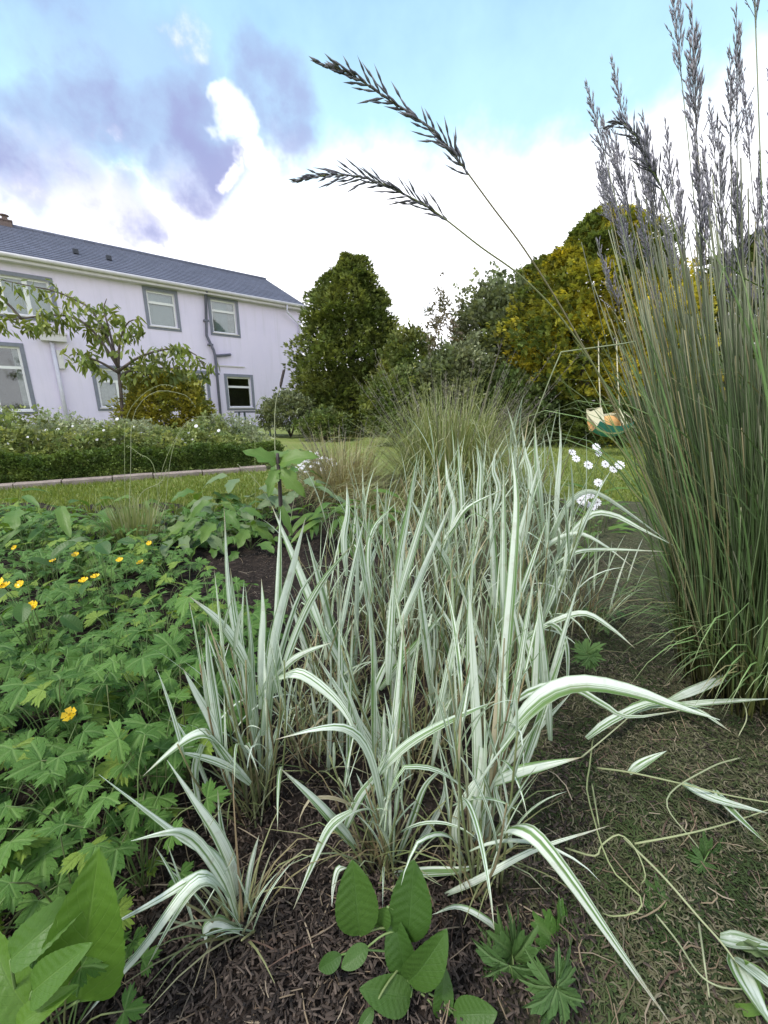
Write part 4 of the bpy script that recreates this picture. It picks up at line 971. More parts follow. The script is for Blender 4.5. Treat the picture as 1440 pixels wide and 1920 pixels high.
    # a snapped stem hanging from the clump
    m = MB(B); m.tube([P(1310, 1180, 1.0), P(1240, 800, 1.0), P(1190, 640, .98), P(1165, 645, .97), P(1052, 660, .93), P(1035, 700, .93), P(1000, 790, .93), P(968, 885, .93)], [.0022, .002, .0018, .0017, .0015, .0014, .0012, .001], 4, .4); m.build('broken_stem', M['culm'], t)
    for l in ([(1300, 1250), (1230, 900), (1140, 700), (1090, 600), (1040, 545)], [(1280, 1240), (1200, 960), (1120, 830), (1060, 720), (1000, 640)], [(1440, 545), (1400, 525), (1360, 500), (1345, 560)], [(1320, 900), (1240, 690), (1180, 560), (1150, 500)]):
        m = MB(B); pts = bez([P(a, b_, 1.0 - .02 * k) for k, (a, b_) in enumerate(l)], 14); m.strip(pts, [.004 * (1 - (i / 14) ** 2 * .9) for i in range(15)], .3, random.random()); m.build('leaf_blade', M['reed_leaf'], t)
reed()

# ------------------------------------------------------------------ variegated ribbon grass
def blade_proto(phi0, phi1, ratio, n=11, seed=0, kink=None):
    random.seed(seed); pts = []; p = Vector((0, 0, 0)); sw = rnd(-.12, .12)
    for i in range(n):
        pts.append(p.copy()); t = i / (n - 1); ph = phi0 + (phi1 - phi0) * t ** 1.6
        if kink and t > kink: ph += 1.0
        p = p + Vector((sw * t, math.sin(ph), math.cos(ph))) / (n - 1)
    b = MB(); b.strip(pts, wprof(n, ratio), .38, 0, (1, 0, 0), 2, rnd(-.8, .8)); return b.mesh('leaf_blade', None)
BP = [(.05, .25), (.12, .45), (.20, .8), (.25, 1.3), (.35, 1.9), (.3, .5), (.08, .15), (.5, 2.3), (.45, 1.0), (.1, .6)]
def protos_for(mat, ratio):
    out = []
    for i, (a, b_) in enumerate(BP):
        me = blade_proto(a, b_, ratio * (.8 + .08 * (i % 5)), 11, 200 + i, .62 if i == 4 else None); me.materials.clear(); me.materials.append(mat); out.append(me)
    return out
VP = protos_for(M['variegated'], .040); VB = protos_for(M['variegated_back'], .033)
random.seed(21)
def ribbon(px, py, label, culms, Hr, rad, protos, hero=(), Lr=(.16, .30), lean=0.0, fill=40):
    g = G(px, py); B = Vector((g.x, g.y, bed_h(g.x, g.y) - .01)); t = empty('ribbon_grass', B, label, 'ornamental grass', 'tufts of variegated ribbon grass')
    cm = MB()
    for c in range(int(culms * 2.1)):
        a = rnd(0, 2 * PI); rr = rad * math.sqrt(random.random()); p0 = Vector((math.cos(a) * rr, math.sin(a) * rr, 0)); H = rnd(*Hr)
        top = p0 + Vector((math.cos(a) * rr * .8 + rnd(-.07, .07) + lean * H, math.sin(a) * rr * .5 + rnd(-.07, .07), H)); pts = bez([p0, p0.lerp(top, .5) + Vector((rnd(-.015, .015), rnd(-.015, .015), 0)), top], 6)
        cm.tube(pts, list(np.linspace(.0026, .0014, 7)), 5, random.random()); az = rnd(0, 2 * PI); n = max(3, int(H / .085))
        for k in range(n):
            u = .22 + .78 * (k + .5) / n; s = u * 6; i = min(5, int(s)); p = pts[i].lerp(pts[i + 1], s - i); az += PI + rnd(-.7, .7); L = rnd(*Lr) * (1.1 - .25 * u)
            pi = random.choice([0, 1, 2, 5, 6, 9, 1, 0, 6]) if u > .7 else random.choice([1, 2, 3, 1, 4, 5, 7, 9, 2, 6])
            q = Quaternion((0, 0, 1), az) @ Quaternion((1, 0, 0), -rnd(.0, .30)); wsc = rnd(.75, 1.15)
            obj('leaf_blade', protos[pi], t, p, q, (L * wsc, L, L))
    # thin dead leaves and shoots at the foot
    for _ in range(fill):
        a = rnd(0, 2 * PI); p = Vector((math.cos(a) * rad * rnd(0, 1.2), math.sin(a) * rad * rnd(0, 1.2), 0)); L = rnd(.08, .30); d = Vector((rnd(-.6, .6), rnd(-.6, .6), 1)); pts = []; gg = rnd(0, 1.6)
        for i in range(6): pts.append(p.copy()); u = i / 5; p = p + Vector((d.x * (1 + u), d.y * (1 + u), d.z - gg * u * u * 1.4)).normalized() * (L / 5); p.z = max(p.z, .004)
        cm.strip(pts, [.0035, .004, .004, .003, .002, .0006], .3, random.random(), None, 1)
    cm.build('stems', M['culm'], t, True, 'stuff')
    for h in hero:
        pl, w = h[0], h[1]; Y0, Y1 = h[2], h[3]; cut = len(h) > 4 and h[4] == 'cut'
        n = len(pl); pts = bez([P(a, b_, Y0 + (Y1 - Y0) * k / (n - 1)) for k, (a, b_) in enumerate(pl)], 14)
        mid = pts[7]; dist = (mid - CAM).dot(Vector((0, CP, -SP))); W = .70 * w / FPX * dist
        view = (mid - CAM).normalized(); td = (pts[9] - pts[5]).normalized(); sd = td.cross(view).normalized(); sd = (sd + Vector((rnd(-.25, .25), rnd(-.25, .25), rnd(-.25, .25)))).normalized()
        m = MB(B); m.strip(pts, wprof(15, W, cut), .30, 0, None if (len(h) > 4 and h[4] == 'free') else sd, 4, rnd(-.5, .5)); m.build('leaf_blade', M['variegated_broad'], t)
    return t
A_ = [([(448, 1720), (425, 1640), (395, 1600), (330, 1562), (185, 1452)], 27, .50, .47), ([(452, 1715), (440, 1640), (410, 1570), (370, 1510), (313, 1425)], 32, .52, .54),
      ([(446, 1725), (425, 1660), (380, 1590), (345, 1563), (310, 1562), (245, 1577)], 28, .48, .42), ([(430, 1680), (395, 1640), (355, 1650), (290, 1690), (187, 1746)], 26, .46, .40),
      ([(425, 1690), (390, 1645), (345, 1672), (270, 1775), (205, 1850), (150, 1918)], 26, .45, .36), ([(425, 1700), (400, 1655), (365, 1665), (320, 1730), (275, 1815)], 20, .46, .40),
      ([(458, 1720), (466, 1650), (476, 1600), (486, 1565)], 14, .5, .52), ([(450, 1745), (415, 1728), (388, 1738), (384, 1765), (402, 1815)], 27, .47, .44), ([(455, 1775), (425, 1795), (400, 1830), (378, 1872)], 22, .46, .43),
      ([(450, 1700), (432, 1620), (415, 1550), (408, 1480)], 16, .53, .56)]
B_ = [([(478, 1400), (455, 1250), (430, 1120), (420, 950)], 19, .72, .76), ([(492, 1380), (515, 1200), (548, 1070), (573, 970)], 28, .70, .72), ([(515, 1300), (560, 1175), (605, 1090), (662, 1020)], 21, .70, .68),
      ([(470, 1260), (440, 1205), (405, 1160), (355, 1118)], 27, .70, .66), ([(488, 1330), (490, 1220), (493, 1150), (490, 1085)], 23, .72, .73), ([(503, 1350), (518, 1180), (523, 1060), (526, 955)], 20, .73, .77),
      ([(415, 1400), (403, 1320), (392, 1240), (386, 1165)], 23, .66, .66), ([(415, 1410), (395, 1350), (368, 1300), (343, 1253)], 21, .64, .62), ([(415, 1400), (392, 1375), (360, 1380), (320, 1408), (268, 1455)], 25, .64, .58),
      ([(470, 1350), (455, 1230), (440, 1140), (432, 1065)], 19, .70, .72), ([(470, 1470), (440, 1440), (410, 1400), (384, 1365)], 25, .66, .62), ([(522, 1270), (560, 1262), (610, 1295), (650, 1340), (675, 1400)], 28, .68, .62),
      ([(512, 1275), (545, 1240), (580, 1220), (622, 1205)], 18, .7, .68), ([(378, 1395), (366, 1440), (372, 1500), (388, 1565)], 18, .63, .60), ([(450, 1450), (410, 1430), (370, 1418), (335, 1410)], 20, .64, .60),
      ([(490, 1450), (475, 1300), (470, 1200), (460, 1100)], 17, .74, .78), ([(500, 1470), (505, 1330), (520, 1250), (560, 1120), (600, 1060)], 18, .76, .8), ([(440, 1500), (420, 1440), (400, 1370), (395, 1300)], 18, .67, .68)]
C_ = [([(742, 1480), (738, 1400), (747, 1280), (757, 1150)], 29, .66, .70), ([(728, 1600), (712, 1480), (690, 1405), (655, 1368), (600, 1365), (515, 1387)], 27, .58, .50), ([(668, 1590), (640, 1555), (590, 1500), (525, 1440)], 27, .56, .52),
      ([(660, 1520), (620, 1550), (590, 1610), (550, 1705)], 23, .54, .48), ([(700, 1460), (760, 1398), (840, 1352), (935, 1312)], 24, .58, .56), ([(640, 1570), (672, 1500), (705, 1455), (735, 1400)], 24, .56, .58),
      ([(735, 1620), (715, 1560), (690, 1500), (668, 1450)], 20, .58, .58), ([(745, 1610), (775, 1530), (800, 1470), (845, 1430)], 18, .58, .6), ([(720, 1600), (728, 1480), (735, 1380), (720, 1300)], 20, .6, .62), ([(690, 1640), (640, 1625), (625, 1660), (622, 1700)], 16, .52, .48),
      ([(745, 1640), (800, 1560), (830, 1500), (835, 1440)], 16, .6, .62)]
D_ = [([(905, 1640), (928, 1450), (945, 1250), (962, 1050), (968, 930), (958, 835)], 29, .60, .72), ([(892, 1560), (895, 1430), (888, 1260), (878, 1085)], 29, .60, .66), ([(888, 1560), (893, 1500), (900, 1450), (904, 1402)], 27, .565, .58, 'cut'),
      ([(938, 1405), (975, 1345), (1030, 1297), (1100, 1281), (1190, 1297), (1270, 1325), (1350, 1350)], 46, .56, .52), ([(935, 1562), (965, 1550), (1005, 1570), (1070, 1650), (1150, 1765), (1258, 1920)], 42, .50, .36),
      ([(925, 1470), (965, 1450), (1020, 1435), (1090, 1420)], 30, .56, .52), ([(830, 1680), (900, 1648), (1000, 1595), (1142, 1548)], 17, .52, .48), ([(960, 1590), (945, 1530), (930, 1480), (945, 1430)], 22, .56, .58),
      ([(730, 1640), (800, 1635), (860, 1632), (900, 1622)], 22, .55, .53), ([(930, 1350), (985, 1300), (1060, 1285), (1130, 1320), (1180, 1345), (1290, 1330)], 20, .66, .62), ([(870, 1690), (885, 1600), (915, 1500), (930, 1400), (980, 1230)], 24, .60, .66),
      ([(900, 1600), (925, 1480), (960, 1330), (985, 1180), (1005, 1060)], 24, .64, .74), ([(880, 1640), (850, 1560), (880, 1480), (930, 1430)], 20, .57, .58), ([(985, 1790), (920, 1730), (860, 1700), (810, 1715)], 16, .46, .48)]
F_ = [([(1035, 1010), (1062, 950), (1095, 923), (1130, 930), (1190, 970), (1252, 1015)], 15, 1.2, 1.05), ([(1028, 1075), (1060, 1015), (1105, 966), (1150, 965), (1200, 990), (1262, 1022)], 17, 1.15, 1.0), ([(1035, 1060), (1080, 1035), (1140, 1030), (1245, 1034)], 12, 1.1, 1.0),
      ([(1000, 1060), (1030, 1020), (1080, 1000), (1130, 1020), (1195, 1070)], 13, 1.15, 1.05), ([(990, 1190), (1050, 1160), (1100, 1150), (1150, 1180), (1190, 1215)], 16, .9, .85), ([(985, 1200), (1030, 1170), (1060, 1200), (1065, 1260), (1058, 1300)], 14, .86, .84),
      ([(1020, 1000), (1010, 900), (1005, 850), (1003, 790)], 15, 1.25, 1.3), ([(1040, 1020), (1045, 920), (1050, 860), (1052, 798)], 13, 1.25, 1.3), ([(985, 1000), (995, 900), (985, 850), (978, 800)], 13, 1.2, 1.25), ([(1180, 1700), (1200, 1600), (1190, 1480)], 3, .5, .5)][:-1]
E_ = [([(745, 1160), (748, 1060), (765, 960), (783, 850)], 20, 1.05, 1.1), ([(830, 1060), (850, 960), (838, 900), (835, 850)], 18, 1.3, 1.35), ([(900, 1000), (898, 930), (900, 880), (893, 830)], 16, 1.4, 1.45), ([(868, 1010), (866, 930), (862, 880), (858, 820)], 15, 1.4, 1.45),
      ([(650, 1080), (645, 1010), (652, 960), (650, 905)], 18, 1.1, 1.15), ([(920, 980), (935, 920), (925, 880), (930, 840)], 14, 1.4, 1.42), ([(700, 1130), (690, 1050), (700, 990), (745, 940)], 15, 1.1, 1.15), ([(820, 1030), (850, 990), (880, 950), (950, 915)], 14, 1.3, 1.3)]
random.seed(77)
X_ = []
for _ in range(60):
    x = rnd(600, 1040); y = rnd(1130, 1480); L = rnd(130, 330); sl = random.gauss(0, .30); Yd = rnd(.78, 1.15) if y < 1380 else rnd(.66, .85); k = rnd(-25, 25)
    X_.append(([(x, y), (x + sl * L * .5 + k, y - L * .5), (x + sl * L + k * 2.2, y - L)], rnd(13, 24), Yd, Yd + rnd(-.05, .08)))
ribbon(452, 1752, 'nearest low tuft of white striped ribbon grass at lower left', 2, (.10, .18), .025, VP, A_, (.09, .16), 0, 30)
ribbon(482, 1530, 'upright tuft of ribbon grass beside the buttercup leaves', 8, (.28, .44), .05, VP, B_, (.12, .22), 0, 45)
ribbon(715, 1660, 'ribbon grass tuft behind the oval-leaved seedling', 6, (.14, .28), .05, VP, C_, (.11, .20), 0, 45)
ribbon(890, 1670, 'tallest ribbon grass tuft with the broad arching white blades', 6, (.25, .50), .05, VP, D_, (.13, .24), 0, 45)
ribbon(985, 1290, 'ribbon grass tuft leaning towards the reed clump', 10, (.45, .66), .08, VP, F_, (.16, .28), 0, 50)
ribbon(780, 1270, 'dense ribbon grass tuft in the middle of the clump', 14, (.40, .62), .11, VB, E_ + X_, (.16, .28), 0, 70)
ribbon(640, 1330, 'thin ribbon grass tuft left of the dense middle one', 8, (.25, .48), .09, VB, (), (.14, .24), 0, 55)
ribbon(895, 1360, 'short ribbon grass tuft right of the dense middle one', 9, (.28, .50), .09, VB, (), (.14, .24), 0, 60)
ribbon(700, 1180, 'ribbon grass tuft at the left back of the clump', 9, (.38, .60), .11, VB, (), (.18, .30), 0, 45)
ribbon(850, 1140, 'ribbon grass tuft in front of the fountain grass', 13, (.45, .68), .13, VB, (), (.18, .32), 0, 50)
ribbon(975, 1110, 'ribbon grass tuft at the right back of the clump', 11, (.48, .72), .12, VB, (), (.18, .32), 0, 50)
ribbon(600, 1430, 'sparse ribbon grass tuft between the upright and the front tufts', 7, (.16, .34), .08, VB, (), (.12, .22), 0, 70)
ribbon(770, 1440, 'thin ribbon grass tuft behind the front tufts', 8, (.22, .42), .09, VB, (), (.14, .24), 0, 80)
ribbon(1080, 1200, 'short drooping ribbon grass tuft near the reeds', 6, (.18, .36), .09, VB, (), (.16, .28), 0, 50)

# fallen stems trailing over the mossy ground
def fallen(label, stems, leaves=(), w=.0045):
    g = G(*stems[0][0]); B = Vector((g.x, g.y, bed_h(g.x, g.y))); t = empty('fallen_stem', B, label, 'grass stem', 'fallen stems on the mossy ground')
    def pt(a, b_, h): q = G(a, b_, h); return q
    for s in stems:
        m = MB(B); n = len(s); pts = bez([pt(a, b_, .035 + .03 * math.sin(PI * k / max(1, n - 1)) + bed_h(*G(a, b_).xy)) for k, (a, b_) in enumerate(s)], 18); m.tube(pts, list(np.linspace(w * .5, w * .28, 19)), 5, random.random()); m.build('stem', M['pale_stem'], t)
    for l, wpx in leaves:
        m = MB(B); n = len(l); pts = bez([pt(a, b_, .04 + .05 * k / (n - 1) + bed_h(*G(a, b_).xy)) for k, (a, b_) in enumerate(l)], 10); dist = (pts[5] - CAM).length * .9; m.strip(pts, wprof(11, wpx / FPX * dist), .3, random.random(), None, 2); m.build('leaf_blade', M['variegated'], t)
fallen('fallen pale stem with striped leaves at the right edge', [[(1120, 1440), (1180, 1448), (1280, 1470), (1360, 1490), (1460, 1508)]], [([(1180, 1450), (1210, 1430), (1250, 1408)], 15), ([(1280, 1470), (1340, 1500), (1440, 1525)], 18), ([(1340, 1482), (1370, 1520), (1440, 1585)], 14), ([(1160, 1345), (1220, 1322), (1300, 1330), (1370, 1372)], 20), ([(1100, 1385), (1150, 1350), (1230, 1318), (1340, 1330)], 14)])
fallen('long fallen stem running to the lower right corner', [[(1170, 1572), (1240, 1640), (1310, 1720), (1370, 1790), (1460, 1930)]], [([(1350, 1760), (1400, 1772), (1470, 1782)], 26), ([(1375, 1795), (1400, 1850), (1450, 1930)], 24), ([(1375, 1795), (1420, 1830), (1470, 1870)], 20)])
fallen('thin horizontal fallen stem crossing the moss', [[(1190, 1582), (1280, 1565), (1360, 1545), (1450, 1515)]], [], .004)
fallen('curled twining stem lying on the moss', [[(1112, 1380), (1105, 1440), (1100, 1480), (1115, 1540), (1130, 1590), (1155, 1640), (1200, 1680), (1195, 1710), (1150, 1718), (1130, 1712)], [(1060, 1590), (1115, 1605), (1128, 1585), (1160, 1565), (1190, 1590), (1210, 1640), (1200, 1660)], [(1110, 1470), (1120, 1530), (1125, 1560)]], [], .0038)
fallen('short stem curling up with a yellow bud', [[(1230, 1715), (1270, 1765), (1310, 1825), (1350, 1850), (1400, 1855)], [(1310, 1730), (1320, 1800), (1330, 1870)]], [], .0035)
fallen('fallen stem from the reeds above the moss', [[(1390, 1420), (1330, 1440), (1250, 1500), (1310, 1590)], [(1090, 1420), (1150, 1370), (1230, 1300)], [(1330, 1190), (1380, 1290), (1400, 1340), (1385, 1380)]], [([(1255, 1315), (1340, 1280), (1440, 1235)], 16), ([(1250, 1325), (1340, 1318), (1450, 1310)], 13)], .004)

# ------------------------------------------------------------------ broad leaved plants
def ovate(L=1.0, W=.5, n=13, fold=.25, curl=.3, wob=0, peak=.42, pointed=1.0, lobe=0.0, pk=0.0):
    b = MB(); rows = []; cols = 8 if pk else 4
    for i in range(n):
        t = i / (n - 1); tt = t ** (math.log(.5) / math.log(peak)); w = W * .5 * max(.01, (1 - abs(2 * tt - 1) ** 2.1)) ** .78
        if lobe and t < .12: w = max(w, W * lobe * (.5 - abs(t - .06) * 4))
        row = []
        for c in range(cols + 1):
            x = -1 + 2 * c / cols; yy = L * t - (lobe * .10 * abs(x) * L if t < .15 else 0); ed = wob * math.sin(i * 2.1 + c) * abs(x)
            row.append(b.vert((x * w * (1 + ed), yy, abs(x) * w * fold - curl * L * t * t * .5 + wob * .06 * math.sin(i * 1.9 + x * 3) + pk * W * math.sin((t * 9 - abs(x) * 3.2) * 2 * PI) * abs(x) * (1.15 - abs(x)) + pk * .8 * W * math.sin(t * 7 + x * 2.3)), (x, t, 0)))
        rows.append(row)
    for i in range(n - 1):
        for c in range(cols): b.quad(rows[i][c], rows[i][c + 1], rows[i + 1][c + 1], rows[i + 1][c])
    return b
def lobed(seed, depth=.72, nl=3, spread=2.25, teeth=.22, N=72):
    """cut buttercup leaf: three main lobes, each lobed and toothed again"""
    random.seed(seed); b = MB(); c = b.vert((0, 0, 0), (0, 0, 0)); mids, outs = [], []
    for i in range(N + 1):
        u = i / N; th = (u - .5) * 2 * spread; x = u * nl; k = x - int(min(x, nl - 1e-6)); lob = math.sin(PI * min(max(k, 0), 1)) ** .55
        sub = abs(math.sin(PI * k * 3)) ** .7; mi = int(min(x, nl - 1e-6)); size = 1.0 if mi == nl // 2 else .86
        r = size * ((1 - depth) + depth * lob * (.66 + .34 * sub)) * (1 + teeth * .55 * math.sin(i * 1.75 + seed) * lob)
        z = -.22 * r * r + .16 * abs(2 * k - 1) * r + .05 * math.sin(th * 2 + seed)
        rm = .5 * r if lob > .3 else r * .75
        d = (math.sin(th), math.cos(th)); mids.append(b.vert((d[0] * rm, d[1] * rm, z * .3 + .04 * lob), ((k - .5) * .9, rm, 0))); outs.append(b.vert((d[0] * r, d[1] * r, z + rnd(-.02, .02)), ((k - .5) * 2, r, 0)))
    for i in range(N): b.f.append((c, mids[i + 1], mids[i])); b.quad(mids[i], mids[i + 1], outs[i + 1], outs[i])
    return b
def mm(b, mat): return b.mesh('leaf', mat)
BUT = [mm(lobed(300 + k, .60 + .06 * (k % 3), 3, 2.0 + .12 * (k % 3)), M['buttercup_leaf']) for k in range(6)]
WEED = [mm(lobed(320 + k, .74, 5, 2.2, .3), M['weed_leaf']) for k in range(2)]
OV_S = [mm(ovate(1, .56, 41, .26, .35, .02, .46, pk=.022), M['sapling_leaf']), mm(ovate(1, .52, 41, .34, .6, .02, .44, pk=.022), M['sapling_leaf'])]
OV_D = [mm(ovate(1, .50, 41, .3, .35, .02, .27, pk=.022), M['dock_leaf']), mm(ovate(1, .42, 41, .4, .7, .03, .30, pk=.025), M['dock_leaf'])]
OV_B = [mm(ovate(1, .5, 9, .3, .6, .3, .40), M['broad_leaf']), mm(ovate(1, .42, 9, .4, .9, .3, .42), M['broad_leaf'])]
OV_G = [mm(ovate(1, .46, 9, .3, .5, .2, .42), M['grey_leaf']), mm(ovate(1, .4, 9, .35, .8, .2, .45), M['grey_leaf'])]
LANCE = [mm(ovate(1, .24, 9, .4, .5, .1, .40), M['broad_leaf']), mm(ovate(1, .2, 9, .4, .9, .1, .42), M['broad_leaf'])]
def flower_meshes():
    b = MB()
    for k in range(5):
        a = 2 * PI * k / 5
        for (r0, r1, h0, h1, wd) in ((.0, .55, 0, .12, .34), (.55, 1.0, .12, .42, .52)):
            d = Vector((math.cos(a), math.sin(a), 0)); s_ = Vector((-math.sin(a), math.cos(a), 0)); w0 = .12 if r0 == 0 else .42
            b.poly([d * r0 - s_ * w0 + Vector((0, 0, h0)), d * r0 + s_ * w0 + Vector((0, 0, h0)), d * r1 + s_ * wd * .85 + Vector((0, 0, h1)), d * r1 - s_ * wd * .85 + Vector((0, 0, h1))])
    but = b.mesh('flower', M['petal_yellow'])
    e = MB()
    for k in range(10): a = k * 2.4; e.spindle((math.cos(a) * .12, math.sin(a) * .12, .05), (math.cos(a) * .3, math.sin(a) * .3, 1), .3, .12, .1, 3)
    eye = e.mesh('flower_centre', M['petal_yellow'])
    w = MB()
    for k in range(10):
        a = 2 * PI * k / 10; d = Vector((math.cos(a), math.sin(a), 0)); s_ = Vector((-math.sin(a), math.cos(a), 0)); z = Vector((0, 0, .08 * (k % 2)))
        pr = [(.12, .07), (.5, .20), (.85, .19), (1.0, .07)]
        for (r0, w0), (r1, w1) in zip(pr, pr[1:]): w.poly([d * r0 - s_ * w0 + z, d * r0 + s_ * w0 + z, d * r1 + s_ * w1 + z, d * r1 - s_ * w1 + z])
    wh = w.mesh('flower', M['petal_white'])
    e = MB(); c = e.vert((0, 0, .2)); rg = [e.vert((math.cos(2 * PI * k / 10) * .2, math.sin(2 * PI * k / 10) * .2, .1)) for k in range(10)]
    for k in range(10): e.f.append((c, rg[k], rg[(k + 1) % 10]))
    return but, eye, wh, e.mesh('flower_centre', M['flower_eye'])
FB, FBE, FW, FWE = flower_meshes()
random.seed(44)
def petiole(sm, p0, p1, r=.0016, sag=.25):
    mid = p0.lerp(p1, .5) + Vector((0, 0, (p1 - p0).length * sag)); sm.tube(bez([p0, mid, p1], 6), list(np.linspace(r, r * .7, 7)), 4, random.random())
def herb(name, B, label, cat, protos, n, Hr, rad, sr, group=None, flowers=0, tilt=.5, towards=0):
    t = empty(name, B, label, cat, group); sm = MB(); az = rnd(0, 6)
    for k in range(n):
        az += 2.4 + rnd(-.3, .3); u = math.sqrt((k + .5) / n); r = rad * u; h = rnd(*Hr) * (1 - .45 * u * u); p = Vector((math.cos(az) * r, math.sin(az) * r, h)); petiole(sm, Vector((rnd(-.01, .01), rnd(-.01, .01), 0)), p)
        f = Vector((math.cos(az), math.sin(az), rnd(-.45, .15))) + Vector((0, -towards, -towards * .2)); up = Vector((rnd(-tilt, tilt), rnd(-tilt, tilt) - .25, 1)); s = rnd(*sr)
        obj('leaf', random.choice(protos), t, p, frame(f, up), s)
    for k in range(flowers):
        a = rnd(0, 6.3); p = Vector((math.cos(a) * rad * .7, math.sin(a) * rad * .7, Hr[1] + rnd(.03, .10))); sm.tube(bez([Vector((0, 0, 0)), p * .5 + Vector((0, 0, .05)), p], 6), .0011, 4, random.random())
        s = rnd(.013, .017); q = frame(Vector((1, 0, rnd(-.3, .3))), Vector((rnd(-.4, .4), rnd(-.9, .0), 1))); fl = obj('flower', FB, t, p, q, s); e = obj('flower_centre', FBE, fl)
    sm.build('stems', M['stem_green'], t); return t
# creeping buttercups filling the left foreground
def buttercups():
    cnt = 0; placed = []
    tries = 0
    while cnt < 115 and tries < 9000:
        tries += 1; py = random.triangular(1010, 2250, 1500); px = rnd(-160, 470); g = G(px, py)
        lim = 470 - .0 * py if py < 1300 else 470 - (py - 1300) * .48
        if py < 1180: lim = 250 + (py - 1010) * .9
        if px > lim or g.y < .12: continue
        dmin = .065 + .05 * g.y
        if any((g.x - q[0]) ** 2 + (g.y - q[1]) ** 2 < dmin * dmin for q in placed): continue
        placed.append((g.x, g.y)); far = g.y > 1.25; n = 15 if not far else 13
        hm = 1 + .7 * nz3((g.x, g.y, 12), 2.6)
        H = (.07, .24) if g.y < .5 else ((.12, .30) if not far else (.10, .26))
        fl = 0
        herb('buttercup_plant', Vector((g.x, g.y, bed_h(g.x, g.y) - .005)), ('flowerless buttercup plant close to the dock in the lower left corner' if g.y < .55 else 'flowerless buttercup plant beside the striped ribbon grass' if g.x > -.62 and g.y < 1.3 else 'flowerless buttercup plant at the middle left edge of the picture' if g.y < 1.2 else 'flowerless buttercup plant in the far part of the leafy patch'), 'buttercup', BUT, n, (H[0] * hm, H[1] * hm), .12 + .02 * g.y, (.022, .040) if g.y < .6 else (.028, .055), 'leafy buttercup plants filling the left bed', fl)
        cnt += 1
    print('buttercups', cnt, len(placed))
buttercups()
# flowering buttercups, each where its flowers stand in view
def buttercup_flower(px, py, Y, label, s=.013, n=1):
    top = P(px, py, Y); B = Vector((top.x + rnd(-.05, .05), Y + rnd(0, .06), bed_h(top.x, Y) - .005)); t = empty('flowering_buttercup', B, label, 'buttercup', 'buttercups in flower'); sm = MB(B)
    for k in range(n):
        q = top + Vector((rnd(-.03, .03) * (k > 0), rnd(-.02, .02), rnd(-.02, .02) * (k > 0))); sm.tube(bez([B, B.lerp(q, .55) + Vector((rnd(-.02, .02), 0, .02)), q], 7), .0013, 4, random.random())
        fl = obj('flower', FB, t, q - B, frame(Vector((1, 0, rnd(-.2, .2))), Vector((rnd(-.3, .3), rnd(-1.1, -.2), 1))), s * rnd(.9, 1.15)); obj('flower_centre', FBE, fl)
    for k in range(5):
        a = k * 1.3 + rnd(0, 1); p = Vector((math.cos(a) * .07, math.sin(a) * .07, rnd(.08, .18))); petiole(sm, B.copy(), B + p); obj('leaf', random.choice(BUT), t, p, frame(Vector((math.cos(a), math.sin(a), -.2)), Vector((rnd(-.4, .4), -.3, 1))), rnd(.03, .042))
    sm.build('stems', M['stem_green'], t)
for px, py, Y, lab, n in ((262, 1056, 1.7, 'buttercup with a single yellow flower before the dark grass tuft', 1), (278, 1020, 1.9, 'buttercup with a small high flower above the other flowers', 1), (175, 1084, 1.45, 'buttercup with a pair of open yellow flowers near the bed middle', 2), (48, 1147, 1.05, 'buttercup with a large open yellow flower at left', 2),
                        (8, 1100, 1.15, 'buttercup with orange-yellow flowers at the very left edge', 2), (38, 1096, 1.3, 'buttercup with a round yellow bud at the left edge', 1), (28, 1027, 1.9, 'buttercup flowering by the dock leaves at the far left', 1), (143, 1040, 1.8, 'buttercup with a yellow flower behind the leafy weeds', 1),
                        (95, 1054, 1.75, 'buttercup with a tiny yellow flower left of the weeds', 1), (222, 1052, 1.75, 'buttercup with a tiny bud near the dark grass tuft', 1), (134, 1337, .72, 'buttercup with one small bud low among the leaves', 1)):
    buttercup_flower(px, py, Y, lab, .0165 if n > 1 else .0135, n)
# dock with big leaves in the lower left corner
def leafplant(name, B, label, cat, leaves, stem=None, mat=None, group=None, smat='stem_green', sr=.003):
    """leaves: (mesh, px base, px tip, Y base, Y tip, normal hint)"""
    t = empty(name, B, label, cat, group); sm = MB(B)
    if stem: sm.tube(bez(stem, 10), list(np.linspace(sr * 1.3, sr * .7, 11)), 6, random.random())
    for me, b0, b1, Y0, Y1, up in leaves:
        p0 = P(*b0, Y0); p1 = P(*b1, Y1); d = p1 - p0; L = d.length
        root = B if not stem else min(stem, key=lambda q: (q - p0).length)
        if not stem or (root - p0).length > .02: sm.tube(bez([root, root.lerp(p0, .6) + Vector((0, 0, .01)), p0], 6), sr * .6, 5, random.random())
        obj('leaf', me, t, p0 - B, frame(d, Vector(up)), L)
    sm.build('stems', M[smat], t); return t
CV = Vector((0, -CP, SP)); UPV = tuple(Vector((0, -.75, .75)))
B = G(60, 1990); B.z = bed_h(B.x, B.y) - .005
leafplant('dock_plant', B, 'broad-leaved dock plant with a large upright leaf in the lower left corner', 'dock', [
    (OV_D[0], (150, 1875), (168, 1640), .35, .37, (.35, -.9, .35)), (OV_D[1], (20, 1800), (165, 1665), .34, .38, (.2, -.5, .9)), (OV_D[1], (60, 1900), (-60, 1760), .33, .36, (0, -.6, .8)), (OV_D[0], (60, 1860), (150, 1780), .32, .33, (.1, -.5, .9)), (OV_D[1], (30, 1930), (110, 1860), .3, .31, (0, -.4, .9))])
